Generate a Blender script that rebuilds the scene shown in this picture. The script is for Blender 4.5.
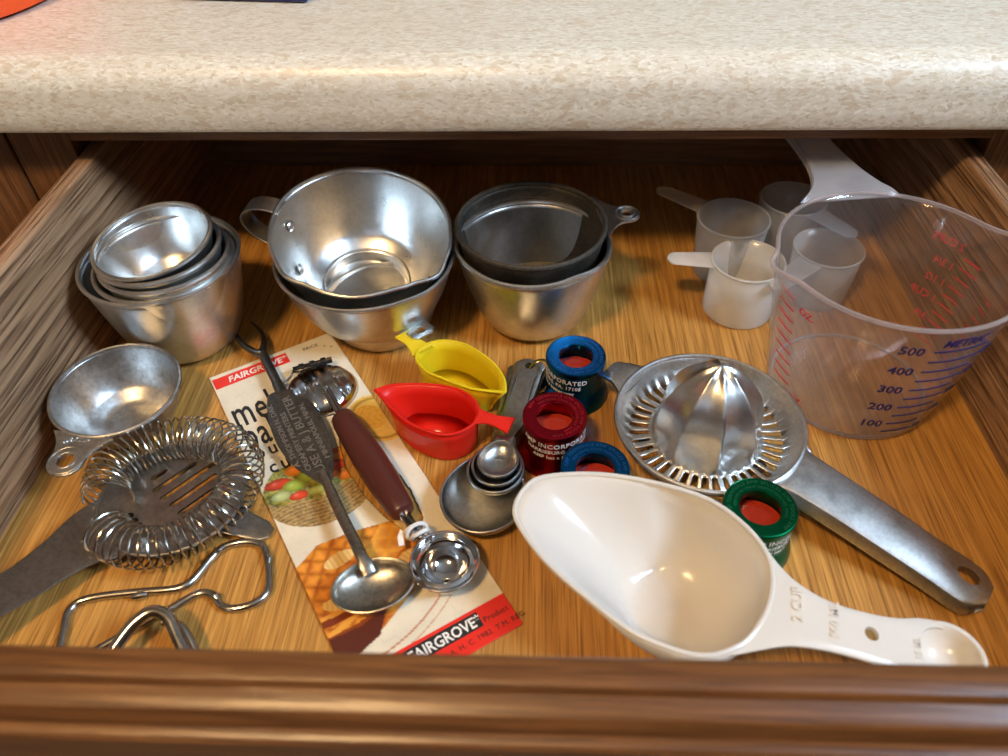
import bpy, bmesh, math, random
import numpy as np
from mathutils import Vector, Matrix
random.seed(7)
PI = math.pi
scene = bpy.context.scene
for o in list(bpy.data.objects): bpy.data.objects.remove(o)
COL = scene.collection
CM = 0.01                                   # every shape below is written in centimetres

# ------------------------------------------------------------------ camera
cam = bpy.data.cameras.new('camera'); camo = bpy.data.objects.new('camera', cam); COL.objects.link(camo)
cam.sensor_width = 36.0; cam.lens = 27.04; cam.clip_start = 0.01
right = Vector((0.99904696, 0.03746092, -0.02240222)); up = -Vector((0.01048999, -0.70426527, -0.70985941)); fwd = Vector((-0.04236909, 0.70894789, -0.70398704))
camo.matrix_world = Matrix(((right.x, up.x, -fwd.x, 0), (right.y, up.y, -fwd.y, 0), (right.z, up.z, -fwd.z, .34), (0, 0, 0, 1)))
cam.dof.use_dof = True; cam.dof.focus_distance = .44; cam.dof.aperture_fstop = 7.3
scene.camera = camo

# ------------------------------------------------------------------ world, lights, exposure
w = bpy.data.worlds.new('world'); scene.world = w; w.use_nodes = True
w.node_tree.nodes['Background'].inputs[0].default_value = (.62, .74, 1.0, 1)
w.node_tree.nodes['Background'].inputs[1].default_value = 1.0
WIN_W, LAMP_E, FILL_W = 46.0, 140.0, .4
def area(name, loc, target, sx, sy, watts, col):
    l = bpy.data.lights.new(name, 'AREA'); l.shape = 'RECTANGLE'; l.size = sx; l.size_y = sy; l.energy = watts; l.color = col
    o = bpy.data.objects.new(name, l); COL.objects.link(o); o.location = loc
    o.rotation_euler = (Vector(target) - Vector(loc)).to_track_quat('-Z', 'Y').to_euler(); return o
area('window_daylight', (1.30, -.10, 1.22), (0.0, .3, .0), .52, .5, WIN_W, (.56, .76, 1.0))
area('rear_fill_light', (-.35, -2.12, 1.0), (-.1, .3, .1), 1.1, .8, FILL_W, (.80, .90, 1.0))  # dim fill added behind the camera, not a known daylight source
vs = scene.view_settings
vs.view_transform = 'Standard'; vs.look = 'None'; vs.gamma = 1.0; vs.use_curve_mapping = False
vs.exposure = 0.16

# ------------------------------------------------------------------ helpers
def frames(pts, closed=False):
    P = [Vector(p) for p in pts]; n = len(P); T = []
    for i in range(n):
        a = P[(i-1) % n] if (closed or i > 0) else P[i]; b = P[(i+1) % n] if (closed or i < n-1) else P[i]
        T.append((b-a).normalized())
    u = Vector((0, 0, 1)) if abs(T[0].z) < .9 else Vector((1, 0, 0))
    u = (u - T[0]*u.dot(T[0])).normalized(); U = [u]
    for i in range(1, n):
        q = T[i-1].rotation_difference(T[i]); u = (q @ U[-1]); u = (u - T[i]*u.dot(T[i])).normalized(); U.append(u)
    return P, T, U
def tube(pts, r, n=10, closed=False):
    P, T, U = frames(pts, closed); V = []; F = []; m = len(P)
    for i in range(m):
        ri = r[i] if isinstance(r, (list, tuple)) else r; b = T[i].cross(U[i])
        for k in range(n):
            a = 2*PI*k/n; V.append(P[i] + (U[i]*math.cos(a) + b*math.sin(a))*ri)
    for i in range(m if closed else m-1):
        for k in range(n):
            F.append((i*n+k, i*n+(k+1) % n, ((i+1) % m)*n+(k+1) % n, ((i+1) % m)*n+k))
    if not closed: F.append(tuple(range(n))[::-1]); F.append(tuple((m-1)*n+k for k in range(n)))
    return V, F
def loft(rings, cap=True):
    n = len(rings[0]); V = [Vector(p) for r in rings for p in r]; F = []
    for i in range(len(rings)-1):
        for k in range(n): F.append((i*n+k, i*n+(k+1) % n, (i+1)*n+(k+1) % n, (i+1)*n+k))
    if cap: F.append(tuple(range(n))[::-1]); F.append(tuple((len(rings)-1)*n+k for k in range(n)))
    return V, F
def bar(path, width, thick, n=20, e=5.0, up=(0, 0, 1)):
    """flat bar: superelliptic section carried along a path"""
    m = len(path); P = [Vector(p) for p in path]; R = []; up = Vector(up)
    for i in range(m):
        t = (P[min(i+1, m-1)] - P[max(i-1, 0)]).normalized(); s = t.cross(up).normalized(); v = s.cross(t)
        wi = width[i] if isinstance(width, (list, tuple)) else width; ti = thick[i] if isinstance(thick, (list, tuple)) else thick
        ring = []
        for k in range(n):
            a = 2*PI*k/n; c, d = math.cos(a), math.sin(a)
            ring.append(P[i] + s*(math.copysign(abs(c)**(2/e), c)*wi/2) + v*(math.copysign(abs(d)**(2/e), d)*ti/2))
        R.append(ring)
    return loft(R)
def cr(pts, k=6, closed=False):
    P = [np.array(p, float) for p in pts]; n = len(P); out = []
    for i in range(n if closed else n-1):
        p0 = P[(i-1) % n] if (closed or i > 0) else 2*P[0]-P[1]; p1 = P[i]; p2 = P[(i+1) % n]
        p3 = P[(i+2) % n] if (closed or i+2 < n) else 2*P[-1]-P[-2]
        for j in range(k):
            t = j/k; out.append(.5*((2*p1)+(-p0+p2)*t+(2*p0-5*p1+4*p2-p3)*t*t+(-p0+3*p1-3*p2+p3)*t**3))
    if not closed: out.append(P[-1])
    return [tuple(float(c) for c in p) for p in out]
def lathe(prof, n=72, f=None, closed=False):
    """revolve (r, z) profile; f(theta, r, z) -> (r, z) may push it out of round"""
    V = []; F = []; m = len(prof)
    for r, z in prof:
        for k in range(n):
            a = 2*PI*k/n; rr, zz = f(a, r, z) if f else (r, z)
            V.append((rr*math.cos(a), rr*math.sin(a), zz))
    for i in range(m if closed else m-1):
        for k in range(n):
            a, b, c, d = i*n+k, i*n+(k+1) % n, ((i+1) % m)*n+(k+1) % n, ((i+1) % m)*n+k
            F.append((a, b, c, d))
    for i in (0, m-1):                             # a pole closes to one point
        if prof[i][0] < .03 and not closed:
            for k in range(n): V[i*n+k] = (0, 0, V[i*n][2])
    return V, F
def box(x0, x1, y0, y1, z0, z1):
    V = [(x, y, z) for z in (z0, z1) for y in (y0, y1) for x in (x0, x1)]
    return V, [(0, 2, 3, 1), (4, 5, 7, 6), (0, 1, 5, 4), (2, 6, 7, 3), (0, 4, 6, 2), (1, 3, 7, 5)]
def move(vf, M=None, t=(0, 0, 0)):
    V, F = vf; t = Vector(t)
    return [((M @ Vector(v)) if M else Vector(v)) + t for v in V], F
def mk(name, pieces, mat, parent=None, smooth=True, angle=40, bevel=0, solid=0, offset=-1, subsurf=0, weld=True):
    if isinstance(pieces, tuple): pieces = [pieces]
    V = []; F = []
    for v, f in pieces:
        b = len(V); V += [tuple(c*CM for c in p) for p in v]; F += [tuple(i+b for i in q) for q in f]
    me = bpy.data.meshes.new(name); me.from_pydata(V, [], F)
    bm = bmesh.new(); bm.from_mesh(me)
    if weld: bmesh.ops.remove_doubles(bm, verts=bm.verts, dist=2e-6)
    bmesh.ops.dissolve_degenerate(bm, edges=bm.edges, dist=1e-7)
    bmesh.ops.recalc_face_normals(bm, faces=bm.faces); bm.to_mesh(me); bm.free()
    if smooth:
        me.polygons.foreach_set('use_smooth', [True]*len(me.polygons)); me.set_sharp_from_angle(angle=math.radians(angle))
    me.materials.append(mat)
    o = bpy.data.objects.new(name, me); COL.objects.link(o); o.parent = parent
    if solid: m = o.modifiers.new('solid', 'SOLIDIFY'); m.thickness = solid*CM; m.offset = offset
    if bevel: m = o.modifiers.new('bevel', 'BEVEL'); m.width = bevel*CM; m.segments = 3; m.limit_method = 'ANGLE'
    if subsurf: m = o.modifiers.new('sub', 'SUBSURF'); m.levels = m.render_levels = subsurf
    return o
def bake(o):
    dg = bpy.context.evaluated_depsgraph_get(); me = bpy.data.meshes.new_from_object(o.evaluated_get(dg)); o.modifiers.clear(); o.data = me; return o
def cut(o, cutters):
    """subtract solid pieces from o (holes)"""
    cs = []
    for c in cutters:
        k = mk('cutter', c, o.data.materials[0], o.parent); cs.append(k)
        m = o.modifiers.new('hole', 'BOOLEAN'); m.object = k; m.operation = 'DIFFERENCE'; m.solver = 'EXACT'
    bpy.context.view_layer.update(); bake(o)
    for k in cs: bpy.data.objects.remove(k)
    o.data.set_sharp_from_angle(angle=math.radians(40)); return o
def cyl(c, r, z0, z1, n=28, sx=1, rot=0):
    V = []
    for z in (z0, z1):
        for k in range(n):
            a = 2*PI*k/n; x, y = r*sx*math.cos(a), r*math.sin(a)
            V.append((c[0]+x*math.cos(rot)-y*math.sin(rot), c[1]+x*math.sin(rot)+y*math.cos(rot), z))
    return V, [tuple(range(n))[::-1], tuple(range(n, 2*n))] + [(k, (k+1) % n, n+(k+1) % n, n+k) for k in range(n)]
def thing(name, label, cat, loc=(0, 0, 0), rot=(0, 0, 0), group=None):
    o = bpy.data.objects.new(name, None); COL.objects.link(o); o.empty_display_size = .01
    o.location = [c*CM for c in loc]; o.rotation_euler = rot; tag(o, label, cat, group); return o
def tag(o, label, cat, group=None):
    o['label'] = label; o['category'] = cat
    if group: o['group'] = group
    return o
def struct(o): o['kind'] = 'structure'; return o
def text(name, s, size, mat, parent, fn, extrude=.012, sx=1.0, bold=0.0, spacing=1.0, sub=0, align='LEFT', shear=0.0):
    """letters as thin geometry; fn maps (x, y, z) cm -> (x, y, z) cm"""
    cu = bpy.data.curves.new('t', 'FONT'); cu.body = s; cu.size = size; cu.extrude = extrude; cu.offset = bold; cu.resolution_u = 2
    cu.space_character = spacing; cu.align_x = align; cu.shear = shear
    to = bpy.data.objects.new('t', cu); COL.objects.link(to); dg = bpy.context.evaluated_depsgraph_get()
    me = bpy.data.meshes.new_from_object(to.evaluated_get(dg)); bpy.data.objects.remove(to)
    if sub:
        bm = bmesh.new(); bm.from_mesh(me); bmesh.ops.subdivide_edges(bm, edges=[e for e in bm.edges if e.calc_length() > size*.15], cuts=sub); bm.to_mesh(me); bm.free()
    for v in me.vertices: v.co = Vector(fn(v.co.x*sx, v.co.y, v.co.z))*CM
    me.name = name; me.materials.clear(); me.materials.append(mat)
    o = bpy.data.objects.new(name, me); COL.objects.link(o); o.parent = parent; return o
def shift(T, pts): return [tuple(T @ Vector(p)) for p in pts]

# ------------------------------------------------------------------ materials
class NT:
    def __init__(s, name):
        s.m = bpy.data.materials.new(name); s.m.use_nodes = True; s.t = s.m.node_tree; s.b = s.t.nodes['Principled BSDF']; s.out = s.t.nodes['Material Output']
    def n(s, kind, **kw):
        x = s.t.nodes.new(kind)
        for k, v in kw.items():
            if k.startswith('i_'): x.inputs[k[2:].replace('_', ' ')].default_value = v
            else: setattr(x, k, v)
        return x
    def l(s, a, b): s.t.links.new(a, b)
    def ramp(s, src, stops):
        r = s.n('ShaderNodeValToRGB'); e = r.color_ramp.elements
        while len(e) < len(stops): e.new(.5)
        for i, (p, c) in enumerate(stops): e[i].position = p; e[i].color = (*c, 1) if len(c) == 3 else c
        s.l(src, r.inputs[0]); return r.outputs[0]
    def coords(s, scale=(1, 1, 1), rot=(0, 0, 0)):
        tc = s.n('ShaderNodeTexCoord'); mp = s.n('ShaderNodeMapping'); mp.inputs['Scale'].default_value = scale; mp.inputs['Rotation'].default_value = rot
        s.l(tc.outputs['Object'], mp.inputs[0]); return mp.outputs[0]
    def noise(s, vec, scale, detail=3, rough=.55, dist=0):
        x = s.n('ShaderNodeTexNoise'); x.inputs['Scale'].default_value = scale; x.inputs['Detail'].default_value = detail
        x.inputs['Roughness'].default_value = rough; x.inputs['Distortion'].default_value = dist
        if vec is not None: s.l(vec, x.inputs['Vector'])
        return x.outputs['Fac']
    def mix(s, fac, a, b, mode='MIX'):
        x = s.n('ShaderNodeMix', data_type='RGBA', blend_type=mode)
        for sock, v in ((0, fac), (6, a), (7, b)):
            if hasattr(v, 'is_linked'): s.l(v, x.inputs[sock])
            else: x.inputs[sock].default_value = v if sock == 0 else (*v, 1)
        return x.outputs[2]
    def bump(s, h, strength=.2, dist=.001):
        x = s.n('ShaderNodeBump'); x.inputs['Strength'].default_value = strength; x.inputs['Distance'].default_value = dist
        s.l(h, x.inputs['Height']); s.l(x.outputs[0], s.b.inputs['Normal'])
def oak(name, axis, light, mid, dark, rough=.42, cathedral=.5, pores=.6, bump=.25, seed=0.0, coat=.15, freq=1.0):
    """oak: growth bands + open pores stretched along the grain axis (0 x, 1 y, 2 z)"""
    t = NT(name)
    def sc(a, b):
        v = [b, b, b]; v[axis] = a; return tuple(v)
    broad = t.noise(t.coords(sc(2.2, 16), (seed, 0, 0) if axis == 0 else (0, 0, seed*.02)), 2.0, 2, .5, .6)
    wv = t.n('ShaderNodeTexWave', wave_type='BANDS', bands_direction='DIAGONAL', wave_profile='SAW')
    wv.inputs['Scale'].default_value = 1.6; wv.inputs['Distortion'].default_value = 5.5; wv.inputs['Detail'].default_value = 2; wv.inputs['Detail Scale'].default_value = 1.2
    t.l(t.coords(sc(2.5, 42)), wv.inputs[0])
    fine = t.noise(t.coords(sc(9*freq, 420*freq)), 1.6, 4, .6, .2)
    pore = t.noise(t.coords(sc(22*freq, 900*freq)), 1.4, 2, .5)
    band = t.ramp(wv.outputs['Fac'], [(0, (0, 0, 0)), (.55, (.25,)*3), (.9, (1, 1, 1)), (1, (.2,)*3)])
    c = t.mix(broad, mid, light); c = t.mix(t.ramp(fine, [(.36, (0, 0, 0)), (.62, (.9,)*3)]), c, tuple(m*.62 for m in mid))
    mb = t.n('ShaderNodeMath', operation='MULTIPLY'); mb.inputs[1].default_value = cathedral; t.l(band, mb.inputs[0])
    c = t.mix(mb.outputs[0], c, dark)
    pr = t.ramp(pore, [(.55, (0, 0, 0)), (.66, (pores,)*3)]); c = t.mix(pr, c, tuple(d*.55 for d in dark))
    t.l(c, t.b.inputs['Base Color']); t.b.inputs['Roughness'].default_value = rough
    t.b.inputs['Coat Weight'].default_value = coat; t.b.inputs['Coat Roughness'].default_value = .3
    sub = t.n('ShaderNodeMath', operation='ADD'); t.l(pr, sub.inputs[0]); t.l(mb.outputs[0], sub.inputs[1])
    inv = t.n('ShaderNodeMath', operation='MULTIPLY'); inv.inputs[1].default_value = -1; t.l(sub.outputs[0], inv.inputs[0])
    t.bump(inv.outputs[0], bump, .0008); return t.m
def metal(name, col, rough=.3, var=.12, stain=None, stain_amt=.0, scratch=.3, scale=60, aniso=0, grime=(.55, .75)):
    t = NT(name); v = t.coords()
    n1 = t.noise(v, scale, 4, .6); n2 = t.noise(v, scale*6, 3, .6); n3 = t.noise(t.coords((25, 25, 1100)), 1.0, 2)
    c = t.mix(t.ramp(n1, [(.35, (0, 0, 0)), (.65, (1, 1, 1))]), tuple(x*(1-var) for x in col), col)
    if stain: c = t.mix(t.ramp(n1, [(grime[0], (0, 0, 0)), (grime[1], (stain_amt,)*3)]), c, stain)
    t.l(c, t.b.inputs['Base Color']); t.b.inputs['Metallic'].default_value = 1
    fine = t.ramp(n2, [(.42, (1, 1, 1)), (.62, (1-var,)*3)]); c2 = t.mix(1.0, c, fine, 'MULTIPLY'); t.l(c2, t.b.inputs['Base Color'])
    r = t.n('ShaderNodeMapRange'); r.inputs['From Min'].default_value = .3; r.inputs['From Max'].default_value = .7
    r.inputs['To Min'].default_value = rough*.88; r.inputs['To Max'].default_value = rough*1.15; t.l(n1, r.inputs[0]); t.l(r.outputs[0], t.b.inputs['Roughness'])
    t.bump(t.noise(v, 55, 2, .5), min(1, scratch), .0005)
    return t.m
def plastic(name, col, rough=.3, sss=0, spec=.5, trans=0, var=.0, bump=0):
    t = NT(name); b = t.b
    c = t.mix(t.ramp(t.noise(t.coords(), 90, 3), [(.4, (0, 0, 0)), (.7, (1, 1, 1))]), col, tuple(x*(1-var) for x in col)); t.l(c, b.inputs['Base Color'])
    b.inputs['Roughness'].default_value = rough; b.inputs['Specular IOR Level'].default_value = spec
    if sss: b.inputs['Subsurface Weight'].default_value = sss; b.inputs['Subsurface Scale'].default_value = .004; b.inputs['Subsurface Radius'].default_value = (1, .8, .6)
    if bump: t.bump(t.noise(t.coords(), 700, 2), bump, .0002)
    if trans:                                      # translucent sheet plastic: part of the light goes through scattered
        tr = t.n('ShaderNodeBsdfTranslucent'); t.l(c, tr.inputs[0]); mx = t.n('ShaderNodeMixShader'); mx.inputs[0].default_value = trans
        t.l(b.outputs[0], mx.inputs[1]); t.l(tr.outputs[0], mx.inputs[2]); t.l(mx.outputs[0], t.out.inputs[0])
    return t.m
def clear(name, tint, haze, hazecol, rough=.06):
    """thin see-through plastic wall: clear share + milky share + surface gloss"""
    t = NT(name); t.t.nodes.remove(t.b)
    tp = t.n('ShaderNodeBsdfTransparent'); tp.inputs[0].default_value = (*tint, 1)
    df = t.n('ShaderNodeBsdfDiffuse'); df.inputs[0].default_value = (*hazecol, 1); tl = t.n('ShaderNodeBsdfTranslucent'); tl.inputs[0].default_value = (*hazecol, 1)
    m0 = t.n('ShaderNodeMixShader'); m0.inputs[0].default_value = .55; t.l(df.outputs[0], m0.inputs[1]); t.l(tl.outputs[0], m0.inputs[2])
    m1 = t.n('ShaderNodeMixShader'); hz = t.ramp(t.noise(t.coords(), 25, 2), [(.35, (haze*.8,)*3), (.65, (haze*1.15,)*3)]); t.l(hz, m1.inputs[0])
    t.l(tp.outputs[0], m1.inputs[1]); t.l(m0.outputs[0], m1.inputs[2])
    gl = t.n('ShaderNodeBsdfGlossy'); gl.inputs['Roughness'].default_value = rough
    lw = t.n('ShaderNodeLayerWeight'); lw.inputs[0].default_value = .5; pw = t.n('ShaderNodeMath', operation='POWER'); pw.inputs[1].default_value = 4.5; t.l(lw.outputs['Facing'], pw.inputs[0]); fr = t.n('ShaderNodeMath', operation='MULTIPLY_ADD'); fr.inputs[1].default_value = .7; fr.inputs[2].default_value = .035; t.l(pw.outputs[0], fr.inputs[0])
    m2 = t.n('ShaderNodeMixShader'); t.l(fr.outputs[0], m2.inputs[0]); t.l(m1.outputs[0], m2.inputs[1]); t.l(gl.outputs[0], m2.inputs[2]); t.l(m2.outputs[0], t.out.inputs[0])
    return t.m
def plain(name, col, rough=.5, metallic=0):
    t = NT(name); c = t.mix(t.noise(t.coords(), 120, 3), tuple(x*.9 for x in col), col); t.l(c, t.b.inputs['Base Color']); t.b.inputs['Roughness'].default_value = rough; t.b.inputs['Metallic'].default_value = metallic
    return t.m

OAKL, OAKM, OAKD = (.70, .375, .095), (.56, .265, .052), (.30, .115, .018)
M_floor = oak('oak_drawer_bottom', 1, OAKL, OAKM, OAKD, cathedral=.42, pores=.7, bump=.15, freq=.75)
M_side = oak('oak_drawer_side', 1, (.53, .32, .17), (.39, .22, .115), (.16, .075, .032), cathedral=.7, pores=.9, freq=.5, bump=.6, rough=.45)
M_back = oak('oak_drawer_back_shaded', 0, (.34, .17, .07), (.25, .12, .045), (.12, .05, .018), cathedral=.6)  # same oak, darkened to carry the shade at the drawer back
M_front = oak('oak_drawer_front', 0, (.23, .095, .027), (.17, .063, .016), (.07, .024, .006), cathedral=.55, rough=.33, bump=.15)
M_frame = oak('oak_cabinet_frame_shaded', 2, (.30, .13, .045), (.22, .09, .028), (.10, .038, .012), cathedral=.6)  # medium oak with the shade under the counter put into its colour
M_rail = oak('oak_cabinet_rail_shaded', 0, (.30, .13, .045), (.22, .09, .028), (.10, .038, .012), cathedral=.6)  # rail colour holds the same painted-in shade as the stiles
M_alu = metal('aluminum', (.66, .655, .63), .34, .10, scratch=.35)
M_alup = metal('aluminum_polished', (.73, .725, .70), .30, .08, scratch=.3)
M_aludull = metal('aluminum_dull', (.60, .59, .57), .36, .22, (.20, .16, .12), .6, .5)
M_aludark = metal('aluminum_tarnished', (.13, .115, .095), .62, .25, (.14, .09, .05), .7, .4)
M_cast = metal('aluminum_cast', (.72, .71, .69), .36, .14, (.35, .32, .28), .5, .5, 90)
M_steel = metal('steel_wire', (.55, .52, .47), .22, .15, scratch=.15)
M_iron = metal('old_tinned_steel', (.25, .235, .215), .38, .25, (.22, .10, .04), .6, .5, 70)
M_stem = metal('tinned_stem', (.42, .40, .36), .30, .25, (.22, .12, .06), .5, .4, 70)
M_bowl = metal('tinned_spoon', (.50, .47, .41), .34, .22, (.24, .17, .10), .6, .5, 90)
M_strain = metal('strainer_plate', (.33, .31, .29), .42, .2, (.16, .13, .11), .6, .5, 70)
M_chrome = metal('chrome', (.72, .72, .73), .09, .06, scratch=.04)
M_spoon = metal('spoon_metal', (.50, .50, .49), .32, .18, (.30, .28, .24), .5, .4)
M_yellow = plastic('yellow_plastic', (.86, .66, .015), .32, trans=.25)
M_red = plastic('red_plastic', (.80, .022, .012), .25, trans=.22)
M_white = plastic('white_plastic', (.88, .84, .77), .2, trans=.35)
M_brown = plastic('brown_plastic', (.075, .017, .011), .34, bump=.1)
M_milk = clear('frosted_plastic', (.93, .93, .93), .62, (.80, .79, .76), .2)
M_milkw = clear('white_frosted_plastic', (.95, .95, .95), .9, (.90, .88, .84), .2)
M_milkd = clear('frosted_plastic_thin', (.90, .91, .92), .42, (.75, .75, .75), .2)
M_clear = clear('clear_plastic', (.97, .955, .945), .09, (.80, .72, .70), .05)
M_clearrim = clear('clear_plastic_rim', (.93, .90, .90), .35, (.86, .78, .77), .08)
M_inkred = plain('red_ink', (.72, .03, .05), .5); M_inkblue = plain('blue_ink', (.012, .014, .13), .5); M_inkwhite = plain('white_ink', (.75, .75, .75), .5)
M_black = plain('black_ink', (.018, .016, .016), .5); M_redprint = plain('red_print', (.78, .035, .02), .35); M_whiteprint = plain('white_print', (.85, .82, .76), .4)
M_tie = plastic('white_tie', (.72, .70, .66), .35)
M_anod = {}
for k, c in (('blue', (.006, .11, .30)), ('red', (.36, .010, .025)), ('green', (.004, .15, .055))):
    M_anod[k] = metal('anodized_'+k, c, .30, .1, scratch=.1)
    M_anod[k+'_mark'] = metal('anodized_mark_'+k, tuple(min(1, x*1.6+.06) for x in c), .35, .1, scratch=.1)
M_insert = plain('orange_red_felt', (.60, .035, .010), .7)
M_dark = plain('dark_interior', (.01, .01, .01), .6)
M_lens = clear('lens_glass', (.97, .97, .97), .0, (1, 1, 1), .03)
M_orange = plastic('orange_plastic', (.85, .085, .01), .3)
M_navy = plastic('navy_plastic', (.008, .016, .12), .3)
M_bluewire = M_alup

# countertop laminate
def laminate():
    t = NT('stone_pattern_laminate'); v = t.coords((.7, 1.8, 1.4))
    dn = t.n('ShaderNodeTexNoise'); dn.inputs['Scale'].default_value = 45; t.l(v, dn.inputs['Vector'])
    va = t.n('ShaderNodeVectorMath', operation='MULTIPLY_ADD'); va.inputs[1].default_value = (.012,)*3; t.l(dn.outputs['Color'], va.inputs[0]); t.l(v, va.inputs[2])
    vo = t.n('ShaderNodeTexVoronoi'); vo.inputs['Scale'].default_value = 560; t.l(va.outputs[0], vo.inputs['Vector'])
    sep = t.n('ShaderNodeSeparateColor'); t.l(vo.outputs['Color'], sep.inputs[0])
    chips = t.ramp(sep.outputs[0], [(0, (.56, .49, .36)), (.12, (.65, .60, .48)), (.40, (.71, .67, .56)), (.8, (.76, .73, .63)), (1, (.83, .81, .73))])
    big = t.n('ShaderNodeTexVoronoi'); big.inputs['Scale'].default_value = 230; t.l(va.outputs[0], big.inputs['Vector']); s2 = t.n('ShaderNodeSeparateColor'); t.l(big.outputs['Color'], s2.inputs[0])
    f = t.ramp(s2.outputs[1], [(.84, (0, 0, 0)), (.9, (.5,)*3)]); c = t.mix(f, chips, (.56, .44, .30))
    c = t.mix(t.ramp(t.noise(v, 9, 3), [(.4, (0, 0, 0)), (.7, (.35,)*3)]), c, (.62, .54, .43))
    vein = t.noise(t.coords((60, 240, 240)), 3, 3, .6, .8); c = t.mix(t.ramp(vein, [(.56, (0, 0, 0)), (.66, (.4,)*3)]), c, (.50, .42, .32))
    t.l(c, t.b.inputs['Base Color']); t.b.inputs['Roughness'].default_value = .34
    t.bump(t.noise(v, 900, 2), .08, .0003); return t.m
M_lam = laminate()
M_wall = plain('painted_wall', (.26, .23, .19), .8); M_ceil = plain('painted_ceiling', (.50, .47, .43), .8); M_tile = plain('vinyl_floor', (.20, .15, .10), .5)
M_trim = plain('painted_trim', (.75, .73, .68), .5)
def emit(name, col, s):
    t = NT(name); t.b.inputs['Base Color'].default_value = (*col, 1); t.b.inputs['Emission Color'].default_value = (*col, 1); t.b.inputs['Emission Strength'].default_value = s; return t.m

# ------------------------------------------------------------------ room shell
X0, X1, Y0, Y1, Z0, Z1 = -210, 124, -205, 106, -78, 158
struct(mk('floor', box(X0-5, X1+5, Y0-5, Y1+5, Z0-5, Z0), M_tile, smooth=False)); struct(mk('ceiling', box(X0-5, X1+5, Y0-5, Y1+5, Z1, Z1+5), M_ceil, smooth=False))
struct(mk('wall_left', box(X0-5, X0, Y0, Y1, Z0, Z1), M_wall, smooth=False)); struct(mk('wall_back', box(X0-5, X1+5, Y1, Y1+5, Z0, Z1), M_wall, smooth=False))
def holed(name, axis, a, b, u0, u1, hu0, hu1, hz0, hz1):
    ps = []
    for (p, q, r, s) in ((u0, hu0, Z0, Z1), (hu1, u1, Z0, Z1), (hu0, hu1, Z0, hz0), (hu0, hu1, hz1, Z1)):
        ps.append(box(a, b, p, q, r, s) if axis == 'x' else box(p, q, a, b, r, s))
    struct(mk(name, ps, M_wall, smooth=False, weld=False))
holed('wall_right', 'x', X1, X1+5, Y0, Y1, -40, 20, 94, 150); holed('wall_front', 'y', Y0-5, Y0, X0, X1, -90, 20, 60, 140)
def window(name, axis, a, u0, u1, z0, z1):
    e = bpy.data.objects.new(name, None); COL.objects.link(e); struct(e)
    um, zm = (u0+u1)/2, (z0+z1)/2; bars = []
    for (p, q, r, s) in ((u0, u0+4, z0, z1), (u1-4, u1, z0, z1), (u0+4, u1-4, z0, z0+4), (u0+4, u1-4, z1-4, z1)):
        bars.append(box(a, a+4, p, q, r, s) if axis == 'x' else box(p, q, a, a+4, r, s))
    mk('window_frame', bars, M_trim, e, smooth=False, weld=False)
    p = (um-1.2, um+1.2, z0+4, z1-4); mk('mullion', box(a+.5, a+3.5, *p) if axis == 'x' else box(p[0], p[1], a+.5, a+3.5, p[2], p[3]), M_trim, e, smooth=False)
    for (l, r) in ((u0+4, um-1.2), (um+1.2, u1-4)):
        mk('muntin', box(a+.6, a+3.4, l, r, zm-1, zm+1) if axis == 'x' else box(l, r, a+.6, a+3.4, zm-1, zm+1), M_trim, e, smooth=False)
window('window_1', 'x', X1, -40, 20, 94, 150); window('window_2', 'y', Y0-4, -90, 20, 60, 140)  # window_2 is unseen, added as the opening for the rear fill
def ceiling_lamp(x, y, label, r=13, s=LAMP_E, col=(1, .645, .30)):
    t = thing('ceiling_lamp', label, 'lamp', (x, y, Z1))
    mk('lamp_base', lathe([(0, 0), (r+1, 0), (r+1, -2), (r, -2.4), (r-1, -2)], 40), M_trim, t)
    mk('lamp_shade', lathe([(r-1, -2)] + [((r-1)*math.cos(a*PI/16), -2-6*math.sin(a*PI/16)) for a in range(1, 8)] + [(0.01, -8)], 40), emit('lamp_glow', col, s), t)
ceiling_lamp(-45, -48, 'round warm ceiling lamp above the drawer, outside the picture')

# ------------------------------------------------------------------ cabinet, counter, drawer
cab = thing('kitchen_cabinet', 'oak cabinet face frame around the open drawer under the counter', 'cabinet', (0, 44, 0))
def cb(name, x0, x1, y0, y1, z0, z1, m, bev=.12): return mk(name, box(x0, x1, y0-44, y1-44, z0, z1), m, cab, smooth=False, bevel=bev)
cb('stile', -34.0, -29.95, 44, 46, -77, 12.95, M_frame); cb('stile', 27.55, 32.2, 44, 46, -77, 12.95, M_frame)
cb('rail', -29.95, 27.55, 44, 46, 11.25, 12.95, M_rail); cb('rail', -29.95, 27.55, 44, 46, -6.5, -2.2, M_rail)
cb('end_panel', -60, -34.15, 43.9, 45.9, -77, 12.9, M_frame); cb('end_panel', 32.35, 60, 43.9, 45.9, -77, 12.9, M_frame)
cb('cabinet_back', -60, 60, 98, 99.5, -77, 12.9, M_back); cb('cabinet_side', -60, -58.5, 46, 98, -77, 12.9, M_back); cb('cabinet_side', 58.5, 60, 46, 98, -77, 12.9, M_back)
cb('divider', -34, -32.5, 46.05, 98, -40, 12.9, M_back); cb('divider', 30.6, 32.1, 46.05, 98, -40, 12.9, M_back)
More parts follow.
